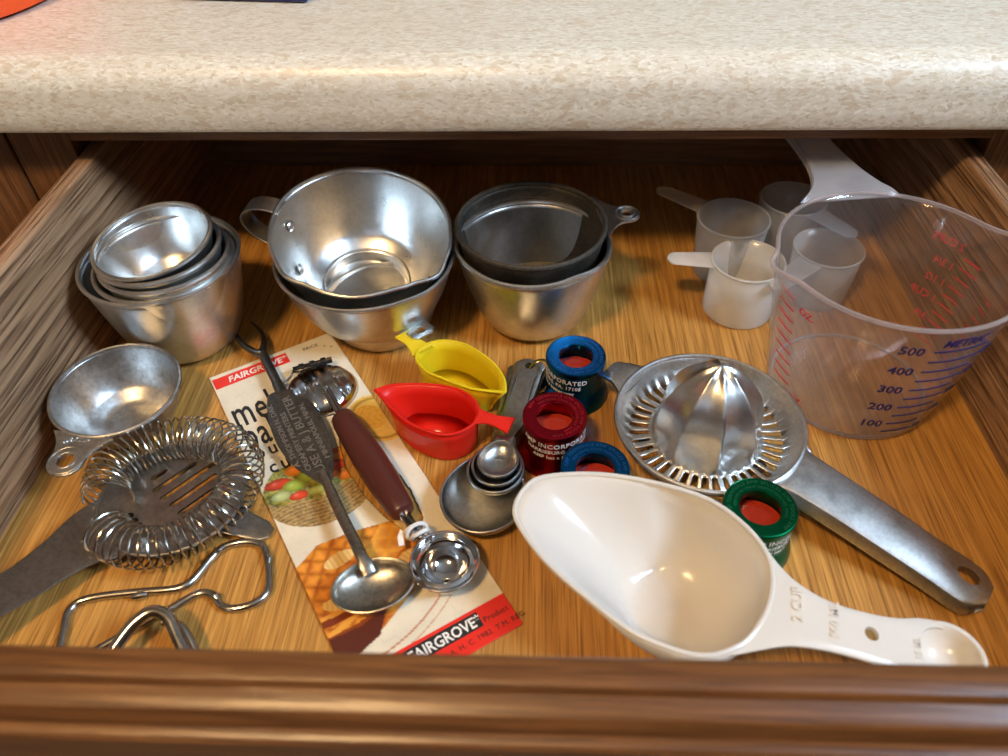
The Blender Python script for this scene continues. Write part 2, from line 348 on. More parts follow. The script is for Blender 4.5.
# countertop with rounded front edge
pf = [(104, 13.0), (43.5, 13.0), (42.0, 13.0), (41.55, 13.08), (41.4, 13.35), (41.38, 14.3), (41.40, 15.2)]
pf += [(41.4+1.9*(1-math.cos(a)), 15.3+1.9*math.sin(a)) for a in [i*PI/2/10 for i in range(1, 11)]] + [(104, 17.2)]
xs = (-150, 120); V = [(x, y-41.4, z) for x in xs for (y, z) in pf]; n = len(pf)
F = [(k, (k+1) % n, n+(k+1) % n, n+k) for k in range(n)] + [tuple(range(n))[::-1], tuple(range(n, 2*n))]
ct = mk('countertop', (V, F), M_lam, angle=50); ct.location = (0, .414, 0); tag(ct, 'speckled beige stone-look countertop with rounded front edge above the drawer', 'countertop')

DY = 35
dr = thing('drawer', 'open oak kitchen drawer full of measuring cups and old utensils', 'drawer', (0, DY, 0))
def sidep(x, s):
    R = []; t = 1.35
    prof = [(0, -1.2), (0, 10.1), (.12, 10.32), (.35, 10.42), (1.0, 10.42), (1.22, 10.32), (t, 10.1), (t, -1.2)]
    for y in np.linspace(9.9, 61.0, 2): R.append([(x+s*a, y-DY, b) for a, b in prof])
    return mk('side_panel', loft(R), M_side, dr, angle=60)
sidep(-28.5, -1); sidep(26.0, 1)
mk('drawer_bottom', box(-28.55, 26.05, 10.4-DY, 61.3-DY, -.7, 0), M_floor, dr, smooth=False)
mk('back_panel', box(-28.45, 25.95, 61-DY, 62.4-DY, 0.02, 9.3), M_back, dr, smooth=False, bevel=.1)
fp = [(10.6, -4), (10.6, 10.95), (10.5, 11.08), (10.3, 11.15), (9.75, 11.15), (9.6, 11.1), (9.5, 10.92), (9.45, 10.8), (9.3, 10.76), (9.1, 10.74), (8.85, 10.6), (8.7, 10.35), (8.62, 10.1), (8.6, 9.9), (8.45, 9.78), (8.3, 9.75), (8.2, 9.6), (8.2, -4)]
R = [[(x, y-DY+.18+.005*x, z) for y, z in fp] for x in (-33.5, 31.5)]
mk('drawer_front', loft(R), M_front, dr, angle=28)

# things on the counter
ob = thing('orange_bowl', 'round orange bowl at the left end of the countertop, cut by the picture corner', 'bowl', (-41.2, 53.0, 17.2))
mk('bowl_wall', lathe([(0.01, .05), (8.6, .05), (9.3, .3), (9.9, 3), (10.4, 9)], 80), M_orange, ob, solid=.3)
mk('bowl_rim', tube([(10.4*math.cos(a), 10.4*math.sin(a), 9) for a in np.linspace(0, 2*PI, 73)[:-1]], .25, 8, True), M_orange, ob)
bt = thing('blue_tray', 'dark blue tray edge lying on the countertop at the top of the picture', 'tray', (-18.6, 55.9, 17.2), (0, 0, math.radians(-6)))
mk('tray_base', box(-4.3, 4.3, -4.9, 4.9, .05, .5), M_navy, bt, bevel=.2, smooth=False)
mk('tray_rim', tube([(-4.2, -4.8, .6), (4.0, -4.8, .6), (4.25, -4.6, .6), (4.25, 4.6, .6), (4, 4.8, .6), (-4.2, 4.8, .6)], .28, 8, True), M_navy, bt)

# ------------------------------------------------------------------ metal cups
def cupprof(R, rb, h, t=.11, k=.62, foot=.5, n=14):
    """outer wall bottom to rim of a thin cup"""
    p = [(0.01, .02), (rb*.6, .02), (rb-foot*.35, .03), (rb, .22)]
    for i in range(1, n+1):
        q = i/n; p.append((rb+(R-rb)*q**k, .22+(h-.22)*q))
    return p
def rimf(samples):
    """closed smooth radius factor from (degree, factor) samples"""
    S = sorted((math.radians(d) % (2*PI), v) for d, v in samples)
    def f(a):
        a %= 2*PI
        for i in range(len(S)):
            a0, v0 = S[i]; a1, v1 = S[(i+1) % len(S)]
            if i == len(S)-1: a1 += 2*PI
            aa = a if a >= S[0][0] else a+2*PI
            if a0 <= aa <= a1: t = (aa-a0)/(a1-a0); t = t*t*(3-2*t); return v0+(v1-v0)*t
        return 1
    return f
def basin(parent, R, rb, h, m, t=.11, k=.62, bead=.13, shape=None, name='cup_body', n=84, dips=None, well=None):
    prof = cupprof(R, rb, h, t, k)
    if well: prof = [(0.01, .04), (rb*.5, .04), (rb-.16, .05), (rb-.03, .12), (rb, .3), (rb+.02, well-.05), (rb+.12, well)] + [(rb+.15+(R-rb-.15)*(i/14)**k, well+.02+(h-well-.02)*i/14) for i in range(1, 15)]
    def f(a, r, z):
        if shape and z > h*.25:
            q = min(1, (z/h-.25)/.75)**1.6; r = r*(1+(shape(a)-1)*q)
        if dips and z > h*.6: z = z + dips(a)*((z/h-.6)/.4)**2
        return r, z
    b = mk(name, lathe(prof, n, f), m, parent, solid=t, offset=-1, angle=60)
    pts = [(lambda rr, zz, a: (rr*math.cos(a), rr*math.sin(a), zz))(*f(a, R-t*.4, h), a) for a in [2*PI*i/n for i in range(n)]]
    mk('cup_rim', tube(pts, bead, 8, True), m, parent); return b
def tilt(nx, ny):   # euler that leans z axis to (nx, ny, 1)
    return Vector((0, 0, 1)).rotation_difference(Vector((nx, ny, 1)).normalized()).to_euler()
def place_rim(name, label, cat, c, h, lean=(0, 0), group=None):
    """thing whose rim centre is c and whose base lies h below along its own axis"""
    ax = Vector((lean[0], lean[1], 1)).normalized(); base = Vector(c)-ax*h
    return thing(name, label, cat, tuple(base), tilt(*lean), group)

G = 'nested aluminum cups at the left wall of the drawer'
t = place_rim('measuring_cup', 'deep aluminum cup holding four smaller cups, beside the left drawer wall', 'cup', (-23.35, 37.7, 6.8), 6.75, (0, 0), G); basin(t, 4.8, 2.7, 6.75, M_alu, k=.5, bead=.14)
for lab, c, r, h, ln in (('aluminum cup directly inside the big left cup, lowest of the four nested rims', (-22.75, 37.0, 7.0), 4.1, 5.3, (0, 0)),
                     ('aluminum cup second from the bottom of the four nested in the left stack', (-22.45, 36.75, 7.55), 3.78, 4.9, (-.02, .02)),
                     ('aluminum cup just below the topmost one in the left nested stack', (-22.65, 36.8, 8.05), 3.6, 4.6, (-.04, 0)),
                     ('smallest aluminum cup topmost of the left nested stack, open bright interior', (-22.95, 37.0, 8.55), 3.5, 3.6, (-.06, -.10))):
    t = place_rim('measuring_cup', lab, 'cup', c, h, ln, G); basin(t, r, r*.52, h, M_alup if h < 4 else M_alu, k=.55, bead=.15, t=.08)

# middle stack: shallow handled cup, lipped bowl, riveted pouring cup
t = thing('measuring_cup', 'shallow aluminum cup under the large bowls, its tab handle behind the yellow scoop', 'cup', (-10.5, 39.45, 0))
basin(t, 3.85, 3.1, 2.3, M_alu, k=.7)
d = Vector((3.6, -4.2, 0)).normalized(); hp = [tuple(d*s+Vector((0, 0, z))) for s, z in ((3.7, 2.25), (4.4, 2.5), (4.9, 2.65), (5.2, 2.65), (5.45, 2.6))]
hd = mk('handle', bar(hp, [2.2, 1.8, 1.7, 1.7, 1.2], .16), M_alup, t); q = d*4.9; cut(hd, [cyl((q.x, q.y), .35, 1.5, 3.5)])
t = place_rim('mixing_cup', 'wide round aluminum bowl holding the riveted pouring cup', 'bowl', (-10.95, 39.45, 6.0), 5.1, (.0, -.03))
basin(t, 5.72, 2.7, 5.1, M_alu, k=.42, shape=rimf([(-60, 1.0), (-40, 1.03), (-90, 1.0), (90, 1), (0, 1), (180, 1)]))
t = place_rim('pouring_cup', 'large riveted aluminum pouring cup with loop handle, on top of the wide bowl', 'cup', (-11.05, 39.8, 7.5), 6.0, (.1, -.2))
basin(t, 5.6, 2.8, 6.0, M_alup, k=.5, t=.1, bead=.13, n=120, well=1.0, shape=rimf([(95, .995), (62, .99), (40, 1.0), (5, 1.0), (-17, 1.04), (-33, 1.10), (-50, 1.0), (-62, .97), (-91, 1.0), (-115, .985), (-132, 1.04), (-147, 1.01), (-177, 1.0), (154, 1.01), (125, 1.0)]),
      dips=lambda a: -.0*math.cos(a))
mk('bottom_ring', tube([(2.85*math.cos(a), 2.85*math.sin(a), 1.12) for a in np.linspace(0, 2*PI, 49)[:-1]], .09, 8, True), M_alup, t)
def hloop(cx, ang, w, r1, r2, zc, m, par):
    d = Vector((math.cos(ang), math.sin(ang), 0)); P = []
    for i in range(25):
        a = math.radians(-105+210*i/24); P.append(d*(cx+r1*math.cos(a)) + Vector((0, 0, zc+r2*math.sin(a))))
    side = Vector((-d.y, d.x, 0)); R = []
    for i, p in enumerate(P):
        tt = (P[min(i+1, 24)]-P[max(i-1, 0)]).normalized(); nn = tt.cross(side); R.append([tuple(p+side*(sx*w/2)+nn*(sn*.06)) for sx, sn in ((-1, -1), (1, -1), (1, 1), (-1, 1))])
    mk('handle', loft(R), m, par, bevel=.03)
hloop(5.9, math.radians(166), 1.25, 2.3, 1.6, 4.4, M_alu, t)
def dome(c, nrm, r, m, par, name='rivet', hgt=.5):
    q = Vector((0, 0, 1)).rotation_difference(Vector(nrm).normalized()).to_matrix()
    v = lathe([(r*math.cos(a), r*hgt*math.sin(a)) for a in [i*PI/12 for i in range(0, 6)]]+[(.001, r*hgt)], 16); mk(name, move(v, q, c), m, par)
for a, z, rr in ((166, 4.5, 4.98), (190, 2.6, 4.2), (218, 1.35, 3.25)):
    a = math.radians(a); dome((rr*math.cos(a), rr*math.sin(a), z), (-math.cos(a), -math.sin(a), .25), .36, M_alup, t)

# right-middle pair: lipped cup + dark handled cup
t = thing('measuring_cup', 'deep bright aluminum cup with pouring lips, under the dark-lined cup', 'cup', (-.24, 40.4, 0)); 
basin(t, 4.85, 2.75, 6.1, M_alu, k=.48, n=120, t=.13, bead=.17, shape=rimf([(90, 1), (0, 1.0), (-40, 1.05), (-62, .985), (-90, .98), (-130, 1.0), (-165, 1.04), (180, 1.02), (135, 1)]),
      dips=lambda a: .35*max(0, math.cos(a+math.radians(40)))**6+.3*max(0, math.cos(a-math.radians(185)))**6)
t = place_rim('measuring_cup', 'dark tarnished aluminum cup with ring-holed tab handle, in the lipped cup', 'cup', (-.42, 41.0, 7.15), 6.0, (.0, -.02))
basin(t, 4.75, 2.6, 6.0, M_aludark, k=.42, n=96, t=.14, bead=.17)
def tab(par, ang, r0, z, L, w0, wn, wr, hole, m, ring=True, th=.22, drop=0.0):
    """cast tab handle: neck flowing into a round eye with raised ring"""
    d = Vector((math.cos(ang), math.sin(ang), 0)); P = []; W = []; ss = np.linspace(0, 1, 22)
    for s in ss:
        x = s*L; c = L-wr
        wn_ = wn+(w0-wn)*(1-min(1, s/.6))**2
        rnd = 2*math.sqrt(max(0, wr**2-(x-c)**2)) if x > c-wr else 0
        W.append(max(rnd, wn_ if x < c else .05)); P.append(tuple(d*(r0+x)+Vector((0, 0, z-drop*s))))
    h = mk('handle', bar(P, W, th, 20, 6), m, par); q = d*(r0+L-wr); cut(h, [cyl((q.x, q.y), hole, z-2, z+2)])
    if ring:
        for rr in (hole+.06, wr-.12): mk('eyelet', tube([(q.x+rr*math.cos(a), q.y+rr*math.sin(a), z+th*.5-drop*.8) for a in np.linspace(0, 2*PI, 33)[:-1]], .07, 8, True), m, h)
    return q
M_grey = M_spoon
tab(t, math.radians(10), 4.45, 5.95, 2.6, 5.0, 1.75, .85, .38, M_grey)
text('lettering', '1', .55, M_grey, t, lambda x, y, z: (5.15+x*.3-y*.0, .25+y, 6.07+z), .02)

# 1/3 cup by the left wall
t = place_rim('measuring_cup', 'small aluminum one-third measuring cup against the left wall, handle towards the viewer', 'cup', (-24.4, 29.9, 3.1), 3.05, (.03, -.05))
basin(t, 3.62, 1.9, 3.05, M_aludull, k=.5, t=.13, bead=.13)
a = math.radians(262); q = tab(t, a, 3.45, 3.0, 2.75, 3.6, 1.9, 1.0, .45, M_aludull, drop=.1)
text('lettering', '1/3-CUP', .5, M_alup, t, lambda x, y, z: (-.92+x*.82-.5, -4.0+y*.9-.16*(x-1)**2+.1, 3.12+z), .03, bold=.01)

# ------------------------------------------------------------------ frosted cups
def frosted(x, y, z, r, h, ang, L, m, label, rb=None):
    t = thing('measuring_scoop', label, 'scoop', (x, y, z), (0, 0, 0), 'frosted plastic measuring scoops at the back of the drawer')
    rb = rb or r*.9
    mk('cup_body', lathe([(0.01, .04), (rb-.25, .04), (rb-.06, .1), (rb, .28), (rb+(r-rb)*.5, h*.5), (r, h)], 64), m, t, solid=.12)
    mk('cup_rim', tube([(r*math.cos(a), r*math.sin(a), h) for a in np.linspace(0, 2*PI, 65)[:-1]], .09, 8, True), m, t)
    d = Vector((math.cos(ang), math.sin(ang), 0)); n = 16; P = []; W = []
    for i in range(n+1):
        s = i/n; x_ = (r-.02)+s*(L-r); P.append(tuple(d*x_+Vector((0, 0, h-.08)))); W.append((1.75-.5*s) if s < .82 else 1.34*math.sqrt(max(.002, 1-((s-.82)/.185)**2)))
    mk('handle', bar(P, W, .16, 16, 3.5), m, t)
frosted(13.85, 41.3, 0, 2.34, 4.1, math.atan2(.35, -5.2), 5.25, M_milkw, 'opaque white plastic scoop in front of the two hazier ones, handle to the left', rb=2.36)
frosted(13.6, 45.75, 0, 2.45, 4.5, math.atan2(4.0, -4.8), 6.3, M_milkd, 'see-through frosted scoop behind the white one, handle to the back left')
frosted(18.2, 48.1, 0, 2.25, 4.6, math.atan2(-4.6, 3.0), 5.6, M_milkd, 'hazy frosted scoop farthest back, behind the clear jug handle')
frosted(19.5, 42.9, 0, 2.25, 4.0, math.atan2(-4.5, -4.8), 6.3, M_milk, 'frosted scoop seen through the clear measuring jug')

# ------------------------------------------------------------------ big clear measuring jug
JX, JY, JH, RB, RT = 19.25, 34.0, 9.8, 4.75, 6.2
t = thing('measuring_jug', 'large clear plastic measuring jug with red and blue printed scales', 'jug', (JX, JY, 0))
SP = (math.radians(189), math.radians(12)); HA = math.radians(97)
def jr(z): return RB+(RT-RB)*(z/JH)**.9
def jf(a, r, z):
    if z > 6.8:
        q = ((z-6.8)/(JH-6.8))**2
        for s in SP:
            dd = (a-s+PI) % (2*PI)-PI; r += .75*q*math.exp(-(dd/.16)**2); z += 0
    return r, z
prof = [(0.01, .25), (RB-1.2, .25), (RB-.5, .12), (RB-.1, .08), (RB, .3)]+[(jr(z), z) for z in np.linspace(.8, JH, 18)]
mk('jug_body', lathe(prof, 128, jf), M_clear, t, solid=.14)
rp = []
for k in range(128):
    a = 2*PI*k/128; r, z = jf(a, jr(JH), JH); rp.append((r*math.cos(a), r*math.sin(a), z))
mk('jug_rim', tube(rp, .13, 8, True), M_clearrim, t)
mk('foot_ring', tube([((RB-.25)*math.cos(a), (RB-.25)*math.sin(a), .14) for a in np.linspace(0, 2*PI, 65)[:-1]], .13, 8, True), M_clearrim, t)
d = Vector((math.cos(HA), math.sin(HA), 0)); P = []; W = []
for s, z, ww in ((6.0, 9.5, 6.2), (6.4, 9.8, 5.2), (7.0, 9.9, 4.2), (7.8, 9.95, 3.5), (8.8, 9.95, 3.0), (10, 9.95, 2.65), (11.5, 9.9, 2.45), (13, 9.85, 2.4), (14.2, 9.8, 2.3), (14.8, 9.75, 1.6)): P.append(tuple(d*s+Vector((0, 0, z)))); W.append(ww)
M_handle = clear('frosted_handle', (.9, .9, .92), .5, (.72, .72, .74), .12)
Pc = cr(P, 4); Wc = [float(x[0]) for x in cr([(w_,) for w_ in W], 4)]
JHn = mk('handle', bar(Pc, Wc, .22, 20, 5), M_handle, t)
s_ = Vector((-d.y, d.x, 0))
for sg in (-1, 1): mk('handle_flange', tube(shift(Matrix.Identity(4), [tuple(Vector(p)+s_*(sg*w_*.47)-Vector((0, 0, .25))) for p, w_ in zip(Pc[4:-3], Wc[4:-3])]), .17, 8), M_handle, JHn)
def onjug(a0, z0, tiltk=0.0):
    def f(x, y, z):
        zz = z0+y; r = jr(max(.1, zz))+.03+z; a = a0+x/jr(max(.1, z0)); return (r*math.cos(a), r*math.sin(a), zz)
    return f
def dash(a0, z, L, m, name='scale_mark', th=.1):
    V = []; F = []; n = 8
    for i in range(n+1):
        a = a0+L*i/n/jr(z)
        for zz in (z, z+th):
            for e in (.02, .05): V.append(((jr(zz)+e)*math.cos(a), (jr(zz)+e)*math.sin(a), zz))
    for i in range(n):
        b = i*4
        for q in ((0, 1), (1, 3), (3, 2), (2, 0)): F.append((b+q[0], b+q[1], b+4+q[1], b+4+q[0]))
    return V, F
# blue metric scale (reads from outside, towards the camera)
B0 = math.radians(-92)
marks = []
for i in range(10):                              # 50 .. 500
    z = 1.25+i*.775; L_ = (20+i)*PI/180*jr(z)
    marks.append(dash(math.radians(-87.5), z, L_, M_inkblue, th=.10))
    if i % 2: text('lettering', str(50+i*50), .80, M_inkblue, t, onjug(math.radians(-103.5), z-.22), .01, bold=.016, sub=1, sx=1.0)
    else: text('lettering', str(50+i*50), .62, M_inkblue, t, onjug(math.radians(-87.5)+L_/jr(z)+.03, z-.18), .01, bold=.012, sub=1, sx=1.0)
mk('metric_scale', marks, M_inkblue, t)
text('lettering', 'METRIC', .72, M_inkblue, t, onjug(math.radians(-85.5), 8.62), .01, bold=.018, sub=1, shear=.2, sx=.95)
# red ounce scale on the left, red cup scale on the right-back (seen reversed through the wall)
A0 = math.radians(187)
mk('ounce_scale', [dash(A0+.08*(1-i/8), 2.3+i*.76, 1.45, M_inkred, th=.09) for i in range(9)], M_inkred, t)
text('lettering', 'OZ.', .62, M_inkred, t, onjug(A0+.32, 7.9), .01, bold=.01, sub=1); text('lettering', 'OZ.', .62, M_inkred, t, onjug(A0+.38, 1.4), .01, bold=.01, sub=1)
C0 = math.radians(18)
mk('cup_scale', [dash(C0-.05, 2.0+i*.62, 1.2, M_inkred, th=.1) for i in range(10)] + [dash(C0-.42, 2.3+i*.62, .8, M_inkred, th=.1) for i in range(8)], M_inkred, t)
for z, s in ((8.0, '2 CUPS'), (6.7, '1 3/4'), (5.6, '1 1/2'), (4.5, '1 CUP'), (3.2, '3/4')): text('lettering', s, .62, M_inkred, t, onjug(C0+.2, z-.1), .01, bold=.012, sub=1)

# ------------------------------------------------------------------ juicer
JC = (9.6, 28.6); hdv = math.atan2(19.2-28.6, 21.25-9.6)
t = thing('juicer', 'cast aluminum hand juicer with ribbed cone, slotted dish and long handle', 'juicer', (JC[0], JC[1], 0), (0, 0, hdv))
# dish in local frame: handle along +x
nA = 288; nS = 40
rs = [2.9, 3.18, 3.35, 3.55, 3.75, 3.95, 4.12, 4.3, 4.75, 4.95, 5.05, 5.12]; zr = [1.35, 1.3, 1.28, 1.26, 1.25, 1.25, 1.27, 1.32, 1.8, 2.2, 2.45, 2.55]
V = [(r*math.cos(2*PI*k/nA), r*math.sin(2*PI*k/nA), z) for r, z in zip(rs, zr) for k in range(nA)]; F = []
for i in range(len(rs)-1):
    for k in range(nA):
        slot = ((k % (nA/nS))/(nA/nS)) < .55 and 1 <= i <= 6
        if not slot: F.append((i*nA+k, i*nA+(k+1) % nA, (i+1)*nA+(k+1) % nA, (i+1)*nA+k))
DISH = mk('dish', (V, F), M_cast, t, solid=.12, offset=-1, angle=50)
mk('dish_rim', tube([(5.1*math.cos(a), 5.1*math.sin(a), 2.58) for a in np.linspace(0, 2*PI, 97)[:-1]], .15, 8, True), M_cast, DISH)
# cone: eight ribs
def cone_v():
    V = []; F = []; n = 160; L = 30; H = 5.25
    for i in range(L+1):
        s = i/L; base = 3.0*(1-s**2.3)**.62 if s < 1 else 0; base = max(base, .05); z = 1.3+H*s
        for k in range(n):
            a = 2*PI*k/n; c = 1-abs(math.sin(4*a+.3))**.9; q = math.sin(min(1, s*1.2+.12)*PI)**.5 if s < .8 else math.sin(min(1, .96+.12*0)*PI+.35)**.5
            dip = .13*max(0, min(1, s*6))*(1-c)+0.0
            r = base*(1+.03-dip); r *= (1 if s > .12 else 1+.02*math.cos(32*a)*(1-s/.12)); V.append((r*math.cos(a), r*math.sin(a), z+.10*c*(s > .9)))
    for i in range(L):
        for k in range(n): F.append((i*n+k, i*n+(k+1) % n, (i+1)*n+(k+1) % n, (i+1)*n+k))
    F.append(tuple(L*n+k for k in range(n))); return V, F
mk('reamer_cone', cone_v(), M_alup, t, angle=60)
# pour lip opposite the handle
mk('pour_lip', bar([(-4.75, 0, 2.3), (-5.3, 0, 2.42), (-5.9, 0, 2.45), (-6.5, 0, 2.3), (-6.75, 0, 2.15)], [3.3, 2.5, 1.95, 1.7, 1.5], .3, 20, 5), M_cast, t)
# handle: channel with turned-down edges, sloping to the drawer floor
HP = [(4.9, 0, 2.35), (5.6, 0, 2.4), (7.5, 0, 2.2), (10, 0, 1.85), (12.5, 0, 1.45), (14.6, 0, 1.1), (15.35, 0, .98)]; HW = [3.6, 3.2, 3.0, 2.9, 2.75, 2.65, 1.5]
R = []
for (x, y, z), w_ in zip(cr(HP, 5), [float(q[0]) for q in cr([(k,) for k in HW], 5)]):
    h = w_/2; dp = .75*min(1, max(0, (x-4.9)/1.2)) if x < 14.7 else .75*max(.3, (15.4-x)/.7)
    R.append([(x, -h-.1, z-dp), (x, -h, z-.3), (x, -h+.12, z-.05), (x, -h+.35, z+.05), (x, 0, z+.12), (x, h-.35, z+.05), (x, h-.12, z-.05), (x, h, z-.3), (x, h+.1, z-dp),
              (x, h-.04, z-dp), (x, h-.16, z-.3), (x, h-.4, z-.12), (x, 0, z-.06), (x, -h+.4, z-.12), (x, -h+.16, z-.3), (x, -h+.04, z-dp)])
hd = mk('handle', loft(R), M_cast, t, angle=60); cut(hd, [cyl((14.2, .25), .42, 0, 3, sx=1.3)])
for x, y, z in ((-2.5, 2.5, 0), (-2.5, -2.5, 0), (3.4, 0, 0)): mk('foot', lathe([(.01, .02), (.3, .02), (.35, 1.25)], 16), M_cast, t).location = (x*CM, y*CM, 0)

# ------------------------------------------------------------------ loupes
def loupe(x, y, col, label, rot=0):
    t = thing('magnifier_loupe', label, 'magnifier', (x, y, 0), (0, 0, rot), 'anodized metal magnifier cups with printed bodies')
    out = [(1.0, 2.75), (1.0, 3.07), (1.04, 3.12), (1.70, 3.19), (1.76, 3.17), (1.79, 3.1), (1.79, 2.82), (1.75, 2.77), (1.73, 2.7), (1.72, 1.3), (1.76, 1.12), (1.93, .8), (2.05, .4), (2.08, .1), (2.08, .02), (1.98, .02), (1.9, .3), (1.6, 1.1), (1.58, 2.6), (1.0, 2.75)]
    mk('barrel', lathe(out, 72), M_anod[col], t, angle=22)
    mk('insert', lathe([(.01, 1.6), (1.56, 1.6), (1.56, 1.5), (.01, 1.5)], 40), M_insert, t)
    mk('lens', lathe([(.01, 2.62), (.6, 2.58), (1.2, 2.45), (1.55, 2.3)], 40), M_lens, t)
    def ringfn(r0, a0):
        def f(x, y, z): r = r0+y; a = a0-x/r0; return (r*math.cos(a), r*math.sin(a), 3.125+(r-1.04)*.106+z)
        return f
    text('lettering', 'AMP TERMINALS AMP SPLICES AMP TOOLS AMP ', .27, M_anod[col+'_mark'], t, ringfn(1.42, 2.6), .012, spacing=1.12)
    text('lettering', 'PRECISION CRIMP INSPECTION PAT. PEND. ', .2, M_anod[col+'_mark'], t, ringfn(1.16, 2.2), .012, spacing=1.1)
    def body(a0, z0):
        def f(x, y, z): a = a0+x/1.7; r = 1.735+z; return (r*math.cos(a), r*math.sin(a), z0+y)
        return f
    for s, z, sz in (('AMP INCORPORATED', 2.3, .46), ('HARRISBURG, PA. 17105', 1.87, .36), ('AMP has a better way', 1.45, .34)):
        text('lettering', s, sz, M_inkwhite, t, body(math.radians(-90), z), .005, sub=1, align='CENTER', bold=.006, spacing=1.06)
loupe(2.35, 33.05, 'blue', 'blue anodized magnifier cup behind the red one', math.radians(-58)); loupe(1.05, 28.2, 'red', 'red anodized magnifier cup with white lettering beside the spoon ring', math.radians(12))
loupe(3.1, 24.6, 'blue', 'blue anodized magnifier cup half hidden behind the white scoop tip', math.radians(30)); loupe(11.05, 22.3, 'green', 'green anodized magnifier cup between the white scoop and juicer handle', math.radians(50))

# ------------------------------------------------------------------ measuring spoons on a ring
gS = 'measuring spoons nested on one ring'
Hd = Vector((2.0, 10.2, 0)).normalized(); hang = math.atan2(Hd.y, Hd.x)
def mspoon(r, c, zr, dep, L, wh, zh, m, label, lx=1.06):
    # local: bowl centre at origin, handle along +x
    t = thing('measuring_spoon', label, 'spoon', (c[0], c[1], 0), (0, 0, hang), gS)
    n = 56; prof = []
    for i in range(13): q = i/12*PI/2; prof.append((r*math.sin(q)+.001, zr-dep*math.cos(q)))
    v = lathe(prof, n); V = [(x*lx + (.22*r*max(0, x/r)**2), y*(1-.10*max(0, x/r)**2), z) for x, y, z in v[0]]
    mk('bowl', (V, v[1]), m, t, solid=.07, offset=1)
    mk('bowl_rim', tube([tuple(p) for p in V[-n:]], .075, 8, True), m, t)
    x0 = r*lx*1.1; P = [(x0-.1, 0, zr-.04), (x0+.5, 0, zr-.02), (x0+1.3, 0, (zr+zh)/2), (x0+2.6, 0, zh), (L-1.2, 0, zh), (L-.3, 0, zh), (L+.12, 0, zh)]
    Wd = [r*1.0, r*.6+.4, 1.0+r*.1, wh*.72, wh*.95, wh, wh*.5]
    hd = mk('handle', bar(cr(P, 4), [float(q[0]) for q in cr([(k,) for k in Wd], 4)], .14, 16, 5), m, t); cut(hd, [cyl((L-.5, 0), .27, 0, 4)])
    for s in (-1, 1): mk('handle_rib', tube([(x0+2.3, s*wh*.3, zh+.08), (L-1.4, s*wh*.3, zh+.08)], .05, 6), m, hd)
    return t
top = Vector((-.4, 34.35))
def LL(c): return (top-Vector(c)).length+.35
mspoon(2.25, (-2.75, 24.15), 1.25, 1.15, LL((-2.75, 24.15)), 2.1, .55, M_spoon, 'largest measuring spoon, lowest of the nested set beside the card')
mspoon(1.5, (-2.15, 25.75), 1.42, .85, LL((-2.15, 25.75)), 2.0, .72, M_spoon, 'second largest measuring spoon, nested in the widest bowl')
mspoon(1.32, (-2.08, 25.9), 1.62, .75, LL((-2.08, 25.9)), 1.95, .89, M_spoon, 'second smallest measuring spoon, just under the topmost bowl')
mspoon(1.08, (-2.02, 26.05), 1.85, .68, LL((-2.02, 26.05)), 1.9, 1.06, M_spoon, 'smallest measuring spoon, topmost of the nested set with bright round bowl')
T = Matrix.Translation((.2, 33.45, 1.0)) @ Matrix.Rotation(math.radians(-60), 4, 'Z') @ Matrix.Rotation(math.radians(50), 4, 'X')
rg = mk('key_ring', tube([tuple(T @ Vector((1.0*math.cos(a), 1.0*math.sin(a), 0))) for a in np.linspace(0, 2*PI, 49)[:-1]], .1, 8, True), metal('brass_ring', (.55, .48, .34), .25), None)
tag(rg, 'small metal split ring through the measuring spoon handles', 'ring')

# ------------------------------------------------------------------ yellow, red scoops (teardrop, pointed spout)
def drop(name, label, outline, zt, base, zb, handle, hw, m, hz):
    cx = sum(p[0] for p in base)/len(base); cy = sum(p[1] for p in base)/len(base)
    t = thing(name, label, 'scoop', (cx, cy, 0))
    o = [np.array(p[:2]) for p in cr([(*p, 0) for p in outline], 6, True)]; N = len(o)
    c = np.array([cx, cy]); bo = []
    bx = np.array([p for p in base]); 
    for p in o:   # base outline: rim outline shrunk towards the base centre, clipped round
        d_ = p-c; L_ = np.linalg.norm(d_); bo.append(c+d_/L_*min(L_*.92, base_r))
    R = []
    for s, z in ((0, zb), (.04, zb), (.35, None), (.7, None), (1, zt)):
        zz = z if z is not None else zb+(zt-zb)*s; R.append([(*(b+(q-b)*s-c), zz) for q, b in zip(o, bo)])
    inner = [[tuple(np.array(p)*[.02, .02, 1]) for p in R[0]]]
    V, F = loft(inner+R, cap=False)
    mk('scoop_body', (V, F), m, t, solid=.13, offset=-1, angle=50); mk('scoop_rim', tube([tuple(p) for p in R[-1]], .09, 8, True), m, t)
    P = cr([(x-cx, y-cy, z) for (x, y, z) in handle], 4); mk('handle', bar(P, [float(k[0]) for k in cr([(q,) for q in hw], 4)], .16, 16, 5), m, t); return t
base_r = 2.45
drop('coffee_scoop', 'red plastic scoop with pointed spout in front of the yellow scoop', [(-9.25, 30.42), (-9.4, 30.58), (-9.2, 30.68), (-8.3, 31.05), (-6.2, 31.1), (-4.5, 30.7), (-3.5, 29.8), (-3.2, 28.6), (-3.9, 27.6), (-5.2, 27.25), (-7.0, 28.0), (-8.35, 29.3)], 2.5,
     [(-5.75, 29.1)], .12, [(-3.35, 28.7, 2.42), (-2.8, 28.55, 2.45), (-2.2, 28.35, 2.45), (-1.35, 28.05, 2.4)], [1.3, .85, .8, 1.25], M_red, 0)
